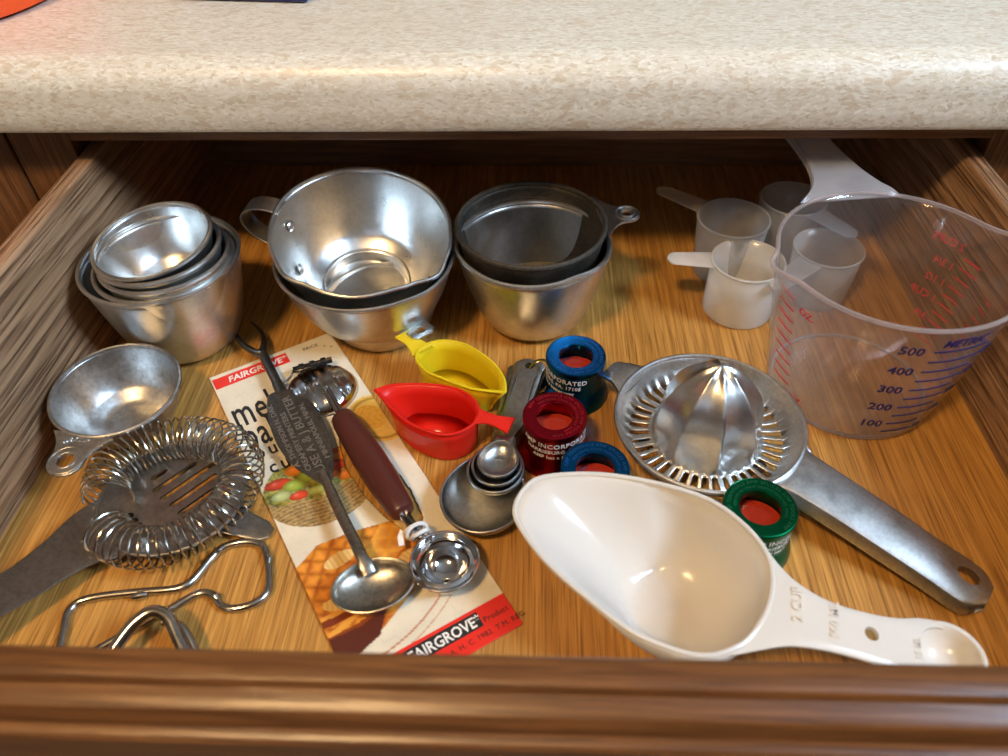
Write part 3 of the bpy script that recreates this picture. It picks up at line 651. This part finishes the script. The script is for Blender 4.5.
drop('coffee_scoop', 'yellow plastic scoop with pointed spout beside the wide aluminum bowl', [(-1.98, 30.55), (-1.82, 30.55), (-1.78, 30.75), (-1.95, 31.8), (-2.8, 33.2), (-4.4, 34.6), (-6.0, 34.95), (-7.15, 34.3), (-7.3, 33.3), (-6.65, 32.3), (-5.6, 31.65), (-3.7, 30.8)], 2.5,
     [(-4.7, 33.0)], .12, [(-7.0, 34.05, 2.42), (-7.5, 34.6, 2.45), (-7.9, 35.0, 2.5), (-8.4, 35.6, 2.5)], [1.5, 1.1, .95, 1.25], M_yellow, 0)

# ------------------------------------------------------------------ large white scoop
t = thing('flour_scoop', 'large white plastic measuring scoop with small spoon at the end of its handle', 'scoop', (5, 19, 0))
OL = [(-.95, 21.0), (-.5, 22.3), (.5, 23.05), (3.2, 23.25), (6.1, 22.7), (8.3, 21.8), (9.7, 20.4), (10.4, 18.9), (10.35, 17.5), (9.8, 16.1), (8.8, 14.85), (7.7, 14.25), (6.7, 14.1), (5.5, 14.4), (4.0, 15.1), (2.4, 16.45), (.7, 18.1), (-.45, 19.7)]
o = [np.array(p[:2])-[5, 19] for p in cr([(*p, 0) for p in OL], 5, True)]; N = len(o); ZR = 4.3
bc = np.array([7.2-5, 18.2-19]); R = []
for s in np.linspace(0, 1, 17)[1:]:
    ring = []
    for p in o:                                                    # rounded deep part, long sloping chute towards the tip
        d_ = p-bc; q = bc+d_*s; L_ = np.linalg.norm(d_); reach = min(1.0, 3.3/L_)
        k = min(1, max(0, (s-reach*.80)/(1-reach*.80))); blend = min(1, max(0, (L_-4.0)/1.2))
        zA = .12+(ZR-.12)*(1-(1-s**2.7)**.62); zB = .12+(ZR-.12)*(1-(1-k)**1.35)
        ring.append((q[0], q[1], zA*(1-blend)+zB*blend))
    R.append(ring)
VF = loft(R, cap=False); mk('scoop_body', (VF[0], VF[1]+[tuple(range(N))[::-1]]), M_white, t, solid=.16, offset=-1, angle=60)
mk('scoop_rim', tube([tuple(p) for p in R[-1]], .12, 8, True), M_white, t)
topE = cr([(7.6, 22.1, 0), (9.1, 21.15, 0), (10.2, 19.8, 0), (10.8, 18.5, 0), (11.5, 17.5, 0), (12.7, 16.75, 0), (14.3, 16.4, 0), (15.6, 16.35, 0), (16.6, 16.5, 0), (17.6, 16.5, 0)], 5)
botE = cr([(5.6, 14.5, 0), (6.7, 14.2, 0), (8.0, 14.2, 0), (9.2, 14.45, 0), (10.4, 14.65, 0), (11.8, 14.6, 0), (13.4, 14.35, 0), (14.8, 14.0, 0), (15.9, 13.6, 0), (17.2, 13.4, 0)], 5)
R = []
for (ax_, ay_, _), (bx_, by_, _) in zip(topE, botE):
    a_, b_ = np.array([ax_-5, ay_-19]), np.array([bx_-5, by_-19]); m_x = (a_[0]+b_[0])/2+5; z0_ = 4.32 if m_x < 11 else 4.32-(m_x-11)**1.25*.115
    mm = 12; up_ = [(*(b_+(a_-b_)*k/mm), z0_-.10*(k in (0, mm))) for k in range(mm+1)]; dn_ = [(*(b_+(a_-b_)*k/mm), z0_-.24+.03*(k in (0, mm))) for k in range(mm, -1, -1)]
    R.append(up_+dn_)
hd = mk('handle', loft(R), M_white, t, angle=50)
ro = [(q_[0]*1.0, q_[1]) for q_ in o]; rim_cut = loft([[(x, y, z) for x, y in [(bc[0]+(px-bc[0])*.985, bc[1]+(py-bc[1])*.985) for px, py in ro]] for z in (2, 6)])
cut(hd, [rim_cut, cyl((14.1-5, 15.45-19), .30, 2, 5), cyl((17.3-5, 14.95-19), 1.2, 1, 5, 40)])
v = lathe([(.01, -1.0), (.5, -.95), (.95, -.7), (1.25, -.3), (1.38, 0), (1.46, .05)], 48); ES = mk('end_spoon', move(v, None, (17.3-5, 14.95-19, 3.12)), M_white, t, solid=.14, offset=-1)
mk('end_spoon_rim', tube([(12.3+1.42*math.cos(a), -4.05+1.42*math.sin(a), 3.16) for a in np.linspace(0, 2*PI, 49)[:-1]], .1, 8, True), M_white, ES)
dv = Vector((3.6, -1.4)).normalized()
def onh(px, py, pz, ang):
    c_, s__ = math.cos(ang), math.sin(ang)
    return lambda x, y, z: (px-5+x*c_-y*s__, py-19+x*s__+y*c_, pz+z)
text('lettering', '2 CUP', .62, M_white, t, onh(11.2, 15.6, 4.38, math.radians(78)), .012, bold=.01); text('lettering', '500 ML', .55, M_white, t, onh(12.6, 15.0, 4.2, math.radians(78)), .012, bold=.01)
text('lettering', '15 ML', .4, M_white, t, onh(16.0, 14.5, 3.52, math.radians(78)), .012, bold=.01)

# ------------------------------------------------------------------ packaging card
TL = np.array([-21.05, 33.86]); cang = math.atan2(.545, .8385)
cd = thing('packaging_card', 'worn printed utensil card with food pictures lying under the old tools', 'card', (TL[0], TL[1], .03), (0, 0, cang))
CW, CH, stp = 8.3, 24.95, .055
nu, nv = int(CW/stp)+1, int(CH/stp)+1
U, Vv = np.meshgrid(np.linspace(0, CW, nu), np.linspace(0, CH, nv))
rng = np.random.default_rng(3)
def vnoise(sc, seed):
    r = np.random.default_rng(seed); gu, gv = int(CW*sc)+3, int(CH*sc)+3; g = r.random((gv, gu)); x = U*sc; y = Vv*sc; i = x.astype(int); j = y.astype(int); fx = x-i; fy = y-j
    fx = fx*fx*(3-2*fx); fy = fy*fy*(3-2*fy)
    return (g[j, i]*(1-fx)+g[j, i+1]*fx)*(1-fy)+(g[j+1, i]*(1-fx)+g[j+1, i+1]*fx)*fy
img = np.ones((nv, nu, 3))*np.array([.76, .68, .52]); n1 = vnoise(1.2, 1)[..., None]; img = img*(.90+.14*n1)*(1-.05*(vnoise(6, 2)[..., None] > .8))
def put(mask, col): img[mask] = np.array(col) if np.ndim(col) == 1 else col[mask]
def poly(pts):
    m = np.zeros(U.shape, bool); n = len(pts)
    for i in range(n):
        (x0, y0), (x1, y1) = pts[i], pts[(i+1) % n]
        c_ = ((y0 > Vv) != (y1 > Vv)); xi = x0+(Vv-y0)*(x1-x0)/((y1-y0) if y1 != y0 else 1e-9); m ^= c_ & (U < xi)
    return m
def ell(cx, cy, rx, ry, rot=0): 
    c_, s__ = math.cos(rot), math.sin(rot); x = (U-cx)*c_+(Vv-cy)*s__; y = -(U-cx)*s__+(Vv-cy)*c_; return (x/rx)**2+(y/ry)**2
n2, n3 = vnoise(4, 5), vnoise(9, 6)
# vegetable basket picture
bask = (ell(3.0, 11.9, 3.15, 2.75, .12) < 1) & (Vv > 9.6+.3*n2)
leaf = np.stack([.10+.35*n3, .11+.26*n3, .03+.05*n2], -1)*(.5+1.1*n2[..., None]); put(bask, leaf)
wick = bask & (Vv > 12.6-.10*(U-3)**2+.2*np.sin(U*3)); wc = np.stack([.20+.30*n3+.10*np.sin(Vv*26+4*np.sin(U*1.5)), .13+.2*n3+.07*np.sin(Vv*26+4*np.sin(U*1.5)), .05+.08*n3], -1).clip(.03, 1); put(wick, wc)
reds, grs, ors = (.62, .06, .02), (.30, .38, .05), (.75, .23, .02)
for cx, cy, rx, ry, c_ in ((.95, 10.65, .8, .38, reds), (2.15, 10.2, .6, .4, ors), (1.75, 11.2, .65, .42, grs), (2.75, 10.9, .62, .5, (.34, .44, .06)), (.85, 11.55, .55, .35, (.45, .5, .2)), (1.75, 12.0, .55, .3, reds),
                       (3.5, 10.2, .55, .5, reds), (3.9, 11.4, .5, .42, (.6, .1, .02)), (4.5, 9.75, .5, .42, (.72, .13, .02)), (4.75, 10.5, .5, .4, ors), (4.4, 11.1, .45, .4, reds), (5.2, 11.2, .45, .4, grs), (4.6, 12.0, .6, .38, ors),
                       (2.7, 12.15, .5, .3, (.42, .45, .12)), (5.4, 10.3, .4, .4, reds), (5.6, 12.0, .4, .35, ors), (3.3, 11.75, .45, .3, grs)):
    e = ell(cx, cy, rx, ry, .2); m = (e < 1) & bask; col = np.array(c_)[None, None]*(1.15-.55*e[..., None])+.10*np.exp(-ell(cx-.15, cy-.12, .2, .15)*2)[..., None]; put(m, col.clip(0, 1))
# melon picture upper right
mel = (ell(7.9, 9.0, 1.7, 2.1, -.3) < 1); put(mel, np.stack([.72+.1*n2, .46+.1*n2, .09+.06*n3], -1)); put((np.abs(ell(7.9, 9.0, 1.45, 1.8, -.3)-1) < .12), (.45, .28, .05)); put(ell(7.5, 8.7, .8, 1.1, -.3) < 1, np.stack([.62+.2*n3, .33+.15*n3, .05+.02*n3], -1))
# waffle picture, lower left, with plate rim
plate = (ell(2.2, 19.0, 6.3, 4.3, -.25) < 1) & (Vv > 15.6); pl = img*1.05; plate &= Vv > 19.6; put(plate & (np.abs(ell(2.2, 19.0, 5.6, 3.75, -.25)-1) < .025), (.50, .22, .12)); put(plate & (np.abs(ell(2.2, 19.0, 6.2, 4.2, -.25)-1) < .015), (.55, .30, .17))
waf = poly([(-1, 16.9), (1.4, 15.6), (3.4, 15.8), (5.9, 16.35), (6.5, 17.4), (6.2, 18.7), (4.6, 20.6), (2.6, 21.6), (1.0, 22.2), (-1, 21.9)])
gx = np.abs(np.sin((U*.8+Vv*.6)*4.2)); gy = np.abs(np.sin((U*.55-Vv*.85)*4.2)); grid = np.minimum(gx, gy); wv = np.stack([.34+.40*grid+.15*n2, .06+.20*grid+.10*n2, .010+.03*grid], -1); put(waf, wv)
for q in (0, .9, 1.8):
    slab = poly([(2.6+q*.9, 18.0-q*.5), (5.0+q*.7, 15.9+q*.6), (5.9+q*.5, 16.5+q*.6), (3.2+q*.9, 19.0-q*.4)]) & waf
    put(slab, np.stack([.80-.15*grid, .36-.12*grid, .03+.02*n3], -1))
for yy in (19.6, 20.5, 21.3): put((np.abs(Vv-yy-.25*np.sin(U*.9+yy)+.12*U) < .16) & waf, (.74, .34, .05))
put((np.abs(Vv-20.05-.2*np.sin(U)+.12*U) < .2) & waf, (.20, .035, .01)); put((np.abs(Vv-20.9-.2*np.sin(U)+.12*U) < .14) & waf, (.24, .05, .01))
put(poly([(.0, 20.9), (1.7, 21.0), (3.2, 20.6), (2.2, 21.9), (.8, 22.3), (0, 22.1)]), (.10, .022, .012))
for cx, cy, rx, ry, ro in ((2.1, 17.0, .85, .42, -.1), (5.1, 18.9, .8, .5, -.4), (1.0, 19.3, .7, .35, .3)):   # butter curls
    e = ell(cx, cy, rx, ry, ro); st = .5+.5*np.sin(((U-cx)*math.cos(ro)+(Vv-cy)*math.sin(ro))*26); put(e < 1, np.stack([.80-.08*st, .58-.16*st, .24-.12*st], -1))
# printed lower red band (flat print)
put(Vv > 23.05, (.72, .028, .015))
hole = poly([(5.1, 9.7), (5.35, 8.9), (6.4, 8.9), (7.0, 12), (7.15, 15), (6.95, 16.9), (6.35, 17.8), (5.75, 17.3), (5.2, 15.8), (4.85, 14.0), (4.72, 11.6)])
keep = ~hole & ((U-7.9)**2+(Vv-24.5)**2 < .6**2) | ~hole & ~((U > 7.9) & (Vv > 24.5)) 
Zc = .02+.05*np.sin(Vv*.25)**2
V = np.stack([U.ravel(), -Vv.ravel(), Zc.ravel()], 1)*CM
idx = np.arange(nu*nv).reshape(nv, nu); q = np.stack([idx[:-1, :-1], idx[1:, :-1], idx[1:, 1:], idx[:-1, 1:]], -1); kq = keep[:-1, :-1] & keep[1:, 1:] & keep[1:, :-1] & keep[:-1, 1:]; q = q[kq]
me = bpy.data.meshes.new('printed_sheet'); me.from_pydata(V.tolist(), [], q.tolist())
ca = me.color_attributes.new('print', 'FLOAT_COLOR', 'POINT'); ca.data.foreach_set('color', np.concatenate([img.reshape(-1, 3).clip(0, 1), np.ones((nu*nv, 1))], 1).ravel())
me.polygons.foreach_set('use_smooth', [True]*len(me.polygons))
tp = NT('printed_paper'); at = tp.n('ShaderNodeVertexColor', layer_name='print'); tp.l(at.outputs[0], tp.b.inputs['Base Color']); tp.b.inputs['Roughness'].default_value = .35; tp.bump(tp.noise(tp.coords(), 40, 3), .15, .001)
me.materials.append(tp.m); so = bpy.data.objects.new('printed_sheet', me); COL.objects.link(so); so.parent = cd; m_ = so.modifiers.new('solid', 'SOLIDIFY'); m_.thickness = .0004; m_.offset = 1
def oncard(u, v, rot=0):
    c_, s__ = math.cos(rot), math.sin(rot)
    return lambda x, y, z: (u+x*c_-y*s__, -v+x*s__+y*c_, .075+.05*math.sin((v-y)*.25)**2+z)
mk('red_banner', [([oncard(0, 0)(*p) for p in v_], f_) for v_, f_ in [box(.1, 5.0, -1.36, -.36, 0, .008)]], M_redprint, cd, smooth=False)
text('lettering', 'FAIRGROVE*', .74, M_whiteprint, cd, oncard(1.0, 1.12), .012, bold=.018, sx=.92, shear=.15)
text('lettering', 'PRICE', .4, M_black, cd, oncard(6.1, .85), .004)
text('lettering', 'melon', 3.5, M_black, cd, oncard(.25, 5.35), .004, sx=.49, bold=.036, spacing=1.07); text('lettering', 'baller', 3.2, M_black, cd, oncard(.35, 7.35), .004, sx=.49, bold=.036, spacing=1.07)
text('lettering', 'butter', 1.4, M_black, cd, oncard(.55, 8.35), .004, sx=.8, bold=.022, spacing=1.35); text('lettering', 'curler', 1.4, M_black, cd, oncard(.9, 9.75), .004, sx=.8, bold=.022, spacing=1.35)
mk('black_box', [([oncard(0, 0)(*p) for p in v_], f_) for v_, f_ in [box(2.7, 6.65, -24.05, -23.25, 0, .008)]], M_black, cd, smooth=False)
text('lettering', 'FAIRGROVE*', .78, M_whiteprint, cd, oncard(2.85, 23.93), .012, bold=.018, sx=.86)
text('lettering', 'Product', .42, M_black, cd, oncard(6.75, 23.95), .004); text('lettering', 'A. H. C. 1982  T.M. REG.', .38, M_black, cd, oncard(4.6, 24.6), .004, spacing=1.05)
for u_, v_ in ((7.4, 1.3), (7.75, 1.6)): text('lettering', '*', .4, M_black, cd, oncard(u_, v_), .004)

# ------------------------------------------------------------------ fork-ended tool
o0 = Vector((-17.88, 35.61, 0)); fd = Vector((.517, -.856, 0)); fang = math.atan2(fd.y, fd.x)
t = thing('serving_tool', 'dark old metal tool with fork tip, wide stamped blade and spoon end', 'utensil', (o0.x, o0.y, 0), (0, 0, fang))
# local x = towards spoon, y = left of travel
for tn in ([(.1, -.02, .76), (-.2, -.38, .75), (-.95, -.72, .72), (-1.6, -.9, .7), (-2.3, -1.0, .7), (-2.9, -.95, .7), (-3.4, -.8, .72)],
           [(.1, .0, .76), (-.4, .22, .75), (-.95, .42, .72), (-1.45, .5, .7), (-2.1, .52, .7), (-2.8, .42, .7), (-3.5, .2, .72)]):
    mk('tine', tube(cr(tn, 5), [.28-.23*(i/30)**1.3 for i in range(31)], 10), M_iron, t)
mk('neck', bar(cr([(-.25, 0, .74), (.3, 0, .76), (1.8, 0, .82), (3.2, 0, .86), (4.5, 0, .9)], 4), [.75]*3+[.62]*10+[.7]*4, [.42]*17, 14, 2.6), M_iron, t)
bl = [(4.25, -.75), (4.2, .1), (4.6, .65), (5.4, 1.08), (6.4, 1.34), (7.6, 1.45), (8.8, 1.4), (10.0, 1.22), (11.2, .92), (12.2, .5), (12.5, .12), (12.35, -.2), (11.7, -.55), (10.8, -1.0), (9.6, -1.35), (8.2, -1.5), (6.8, -1.45), (5.6, -1.25), (4.7, -1.0)]
bo_ = [p[:2] for p in cr([(x, y, 0) for x, y in bl], 4, True)]
mk('blade', loft([[(x, y, z) for x, y in [(6*0+px, py) for px, py in bo_]] for z in (.84, .98)]), M_iron, t, bevel=.03, angle=30)
mk('stem', bar(cr([(11.6, .1, .98), (13, .05, 1.0), (15, 0, 1.15), (17, 0, 1.35), (18.3, 0, 1.25), (18.9, 0, .98)], 5), [.55]*6+[.6]*14+[.72]*6, [.34]*20+[.24]*6, 14, 2.8), M_stem, t)
q90 = math.radians(-128)
sc_ = Vector((-7.8, 18.75, 0)); lc = Matrix.Rotation(-fang, 4, 'Z') @ (sc_-o0)
prof = [(max(.001, 1.0*math.sin(i/12*PI/2)), 1.15-.85*math.cos(i/12*PI/2)**1.1) for i in range(13)]
v = lathe(prof, 56); ea = math.radians(18)-fang; Vs = [Matrix.Rotation(ea, 4, 'Z') @ Vector((x*2.0, y*1.42, z)) + Vector((lc.x, lc.y, 0)) for x, y, z in v[0]]
mk('spoon_bowl', (Vs, v[1]), M_bowl, t, solid=.09, offset=-1); mk('spoon_rim', tube([tuple(p) for p in Vs[-56:]], .07, 8, True), M_bowl, t)
M_emb = metal('worn_stamping', (.56, .53, .48), .4)
for s, y, sz, x0 in (('A. THOMPSON N. DAK', -.85, .50, 10.6), ("CREAMERY PRINTERS", -.35, .50, 11.2), ('USE A & J BUTTER', .32, .80, 11.6), ('MINNEAPOLIS, MINN.', .85, .48, 10.8)):
    text('lettering', s, sz, M_emb, t, (lambda yy, xx: (lambda x, y, z: (xx-x*1.0, yy-y*.9, .985+z)))(y, x0), .012, sx=1.06, bold=.008)

# ------------------------------------------------------------------ melon baller with brown handle
h0 = Vector((-11.55, 29.95, 0)); h1 = Vector((-6.85, 22.95, 0)); hd_ = (h1-h0).normalized(); bang = math.atan2(hd_.y, hd_.x); HL = (h1-h0).length
t = thing('melon_baller', 'melon baller with brown plastic handle and two steel scoops, on the card', 'utensil', (h0.x, h0.y, 0), (0, 0, bang))
R = []
for s, r_ in ((0, .35), (.01, .56), (.04, .70), (.10, .78), (.3, .88), (.5, .93), (.7, .90), (.9, .78), (.97, .70), (.99, .62), (1, .42)):
    R.append([(s*HL, r_*math.cos(a), 1.1+r_*.88*math.sin(a)) for a in np.linspace(0, 2*PI, 33)[:-1]])
mk('handle', loft(R), M_brown, t)
inv = Matrix.Rotation(-bang, 4, 'Z')
A = inv @ (Vector((-13.45, 32.65, 0))-h0); B = inv @ (Vector((-4.42, 20.02, 0))-h0)
for yy in (-.13, .13): mk('shaft', tube(cr([(-.0+.3, yy, 1.15), (-1.0, yy, 1.25), (-2.0, yy*1.2, 1.35), (A.x+1.0, A.y+yy*1.5, 1.35)], 4), .13, 8), M_chrome, t)
# ribbed shallow scoop, back facing up
V = []; F = []; n = 64; L = 14
for i in range(L+1):
    q = i/L; r_ = math.sin(q*PI/2); z = .15+1.05*math.cos(q*PI/2)
    for k in range(n):
        a = 2*PI*k/n; x, y = 2.12*r_*math.cos(a), 2.25*r_*math.sin(a); rib = .05*math.cos(y*7.5)*(1-q**4)*(x > -1.3); V.append((A.x+x, A.y+y, z+rib))
for i in range(L):
    for k in range(n): F.append((i*n+k, i*n+(k+1) % n, (i+1)*n+(k+1) % n, (i+1)*n+k))
mk('ribbed_scoop', (V, F), M_chrome, t, solid=.06, offset=1, angle=70); mk('scoop_rim', tube([tuple(V[L*n+k]) for k in range(n)], .09, 8, True), M_chrome, t)
M_blk = metal('black_clip', (.08, .08, .08), .25)
Cc = inv @ (Vector((-14.3, 34.5, 0))-h0); e_ = inv @ Vector((math.cos(.42), math.sin(.42), 0)); P = [Vector((Cc.x, Cc.y, .75))+e_*s for s in (-1.25, -.7, 0, .7, 1.25)]
HC = mk('hinge_clip', tube([tuple(p) for p in P], .2, 8), M_blk, t)
for p in P[1:4]: mk('hinge_knuckle', tube([tuple(p-e_*.16), tuple(p+e_*.16)], .28, 10), M_blk, HC)
mk('clip_wire', tube(cr([tuple(P[0]), tuple(P[0]+Vector((.3, -.25, -.1))), tuple(P[0]+Vector((.5, -.75, -.3))), tuple(P[0]+Vector((.9, -1.1, -.4)))], 4), .07, 6), M_chrome, t)
for yy in (-.16, .14): mk('shaft', tube(cr([(HL-.3, yy, 1.15), (HL+.9, yy, 1.2), (HL+1.6, yy*1.1+B.y*.3, 1.25), (B.x-1.5, B.y+yy, 1.22)], 4), .15, 8), M_chrome, t)
v = lathe([(.001, .12), (.5, .16), (.9, .42), (1.12, .85), (1.2, 1.2), (1.26, 1.27), (1.34, 1.24), (1.45, 1.2), (1.6, 1.28), (1.7, 1.36)], 56)
sb = mk('round_scoop', move(v, None, (B.x, B.y, 0)), M_chrome, t, solid=.06, offset=0); mk('scoop_rim', tube([(B.x+1.68*math.cos(a), B.y+1.68*math.sin(a), 1.36) for a in np.linspace(0, 2*PI, 57)[:-1]], .08, 8, True), M_chrome, t)
mk('scoop_underside', move(lathe([(1.68, 1.3), (1.5, .75), (1.1, .3), (.6, .1)], 48), None, (B.x, B.y, 0)), M_chrome, t)
mk('vent_eyelet', tube([(B.x+.45+.17*math.cos(a), B.y-.25+.17*math.sin(a), .24) for a in np.linspace(0, 2*PI, 25)[:-1]], .06, 8, True), M_steel, t)
for i, (dx_, rr, tw) in enumerate(((HL+1.15, .50, .2), (HL+1.4, .55, -.25), (HL+1.62, .47, .35))):
    mk('tie', tube([(dx_+tw*math.sin(a)*.5, rr*math.cos(a)+.05*i, 1.2+rr*.75*math.sin(a)) for a in np.linspace(0, 2*PI, 33)[:-1]], .11, 8, True), M_tie, t)
mk('tie_tail', bar([(HL+1.0, -.55, 1.25), (HL+1.2, -.8, 1.1), (HL+1.6, -.95, .95)], [.3, .34, .3], .09, 10), M_tie, t)

# ------------------------------------------------------------------ hawthorne strainer
SC = Vector((-19.5, 23.9, 0))
t = thing('cocktail_strainer', 'cocktail strainer with long wire coil around a slotted dull steel plate', 'strainer', (SC.x, SC.y, 0))
M_coil = metal('coil_wire', (.60, .57, .50), .22, .15, scratch=.1)
PZ = 1.0
pl_ = [(3.9*math.cos(a)-.1, 3.75*math.sin(a), 0) for a in np.linspace(0, 2*PI, 73)[:-1]]
pls = mk('plate', loft([[(x, y, z) for x, y, _ in pl_] for z in (PZ-.07, PZ+.07)]), M_strain, t, angle=30)
cu = []
ga = math.radians(50)
def slot(cx, cy, L_, w_=.16):
    pts = []
    for s in (1, -1):
        for k in range(7):
            a = (-PI/2+PI*k/6)+(0 if s > 0 else PI); x = cx*1.0+s*L_/2+w_*math.cos(a); y = cy+w_*math.sin(a); pts.append((x*math.cos(ga)-y*math.sin(ga), x*math.sin(ga)+y*math.cos(ga)))
    return loft([[(x, y, z) for x, y in pts] for z in (PZ-.5, PZ+.5)])
for cx, cy, L_ in ((.2, 1.9, .7), (.7, 1.1, 2.4), (1.1, .3, 3.2), (.9, -.5, 2.6), (.6, -1.3, 2.0)): cu.append(slot(cx, cy, L_))
for k in range(3): cu.append(cyl((-1.9+.35*k, -1.4-.3*k), .22, PZ-.5, PZ+.5, 14))
cut(pls, cu)
mk('plate_rim', tube([(3.9*math.cos(a)-.1, 3.75*math.sin(a), PZ+.05) for a in np.linspace(0, 2*PI, 73)[:-1]], .1, 8, True), M_strain, pls)
hp = cr([(-2.2, -1.6, PZ), (-3.4, -2.6, PZ+.02), (-4.3, -3.8, PZ+.15), (-5.3, -5.5, PZ+.45), (-6.4, -7.1, PZ+.9), (-7.5, -8.7, PZ+1.4), (-7.9, -9.4, PZ+1.6)], 5)
mk('handle', bar(hp, [float(x[0]) for x in cr([(4.6,), (4.1,), (3.1,), (2.6,), (2.45,), (2.4,), (1.5,)], 5)], .16, 20, 6), M_strain, t)
mk('ear', bar([(3.2, -1.1, PZ-.3), (4.2, -1.4, PZ-.55), (5.1, -1.65, PZ-.7), (5.6, -1.75, PZ-.72)], [2.0, 1.5, 1.3, .6], .14, 18, 3), M_strain, t)
mk('ear', bar([(.2, 3.5, PZ), (.0, 4.4, PZ+.2), (-.1, 4.9, PZ+.4)], [1.6, 1.4, 1.0], .14, 16, 4), M_alu, t)
P = []; turns = 56; steps = turns*14; a0, a1 = math.radians(226), math.radians(196+360)
for i in range(steps+1):
    s = i/steps; a = a1+(a0-a1)*s; ph = 2*PI*turns*s
    rad = 3.75+.12*math.sin(3*a); mr = 1.18+.10*math.cos(a-2.6)+.05*math.sin(2*a); zc = 1.75+.18*math.sin(a)+.12*math.cos(a+.5)
    if s < .12: rad -= .55*(1-s/.12); zc += .15
    r_ = rad+mr*math.cos(ph); P.append((r_*math.cos(a), r_*math.sin(a)*.95, zc+mr*.95*math.sin(ph)))
mk('spring_coil', tube(P, .062, 6), M_coil, t)

# ------------------------------------------------------------------ bent wire rods
WP = [(-21.9, 12.9, .22), (-22.1, 14.5, .22), (-22.5, 16.3, .22), (-22.75, 17.5, .22), (-22.1, 18.15, .22), (-19.9, 18.55, .22), (-17.9, 18.8, .22), (-17.2, 19.3, .22), (-16.7, 20.5, .22), (-16.2, 21.25, .22), (-15.2, 21.6, .22), (-14.2, 21.4, .22), (-13.7, 20.6, .22),
      (-13.35, 19.6, .22), (-13.25, 18.7, .22), (-13.8, 18.05, .22), (-14.7, 17.8, .22), (-15.3, 17.95, .22), (-15.9, 18.5, .22), (-16.7, 18.55, .22), (-17.9, 17.6, .22), (-19.6, 16.3, .22), (-21.2, 15.0, .22), (-22.4, 13.6, .22)]
t = thing('wire_rack', 'flat bent steel wire loop lying in the front left corner', 'wire rack', (-18, 17, 0))
mk('wire_loop', tube([(x+18, y-17, z) for x, y, z in cr(WP[:-1], 5)], .21, 10), M_steel, t)
for p, q in (((-19.9, 18.25), (-19.2, 18.45)), ((-16.55, 20.8), (-16.35, 21.1)), ((-13.75, 20.9), (-13.55, 20.2)), ((-15.9, 18.6), (-15.5, 18.15))): mk('weld_bead', tube([(p[0]+18, p[1]-17, .25), ((p[0]+q[0])/2+18.02, (p[1]+q[1])/2-17, .3), (q[0]+18, q[1]-17, .25)], [.14, .24, .14], 10), M_steel, t)
t = thing('bent_wire_handle', 'thick arched steel wire standing over the flat wire loop', 'wire', (-17.5, 14.5, 0))
AP = [(-20.0, 12.3, .3), (-19.7, 13.7, .75), (-19.1, 15.2, 1.25), (-18.5, 16.2, 1.6), (-17.8, 16.75, 1.75), (-17.0, 16.55, 1.7), (-16.3, 15.7, 1.4), (-15.4, 14.5, 1.0), (-14.5, 13.3, .55), (-14.1, 12.6, .3)]
mk('outer_wire', tube([(x+17.5, y-14.5, z) for x, y, z in cr(AP, 5)], .31, 12), M_steel, t)
AP2 = [(-17.3, 16.45, 1.35), (-16.5, 16.35, 1.3), (-15.9, 15.8, 1.05), (-15.2, 14.9, .7), (-14.2, 13.7, .35), (-13.6, 12.9, .2)]
mk('inner_wire', tube([(x+17.5, y-14.5, z) for x, y, z in cr(AP2, 5)], .2, 12), M_steel, t)
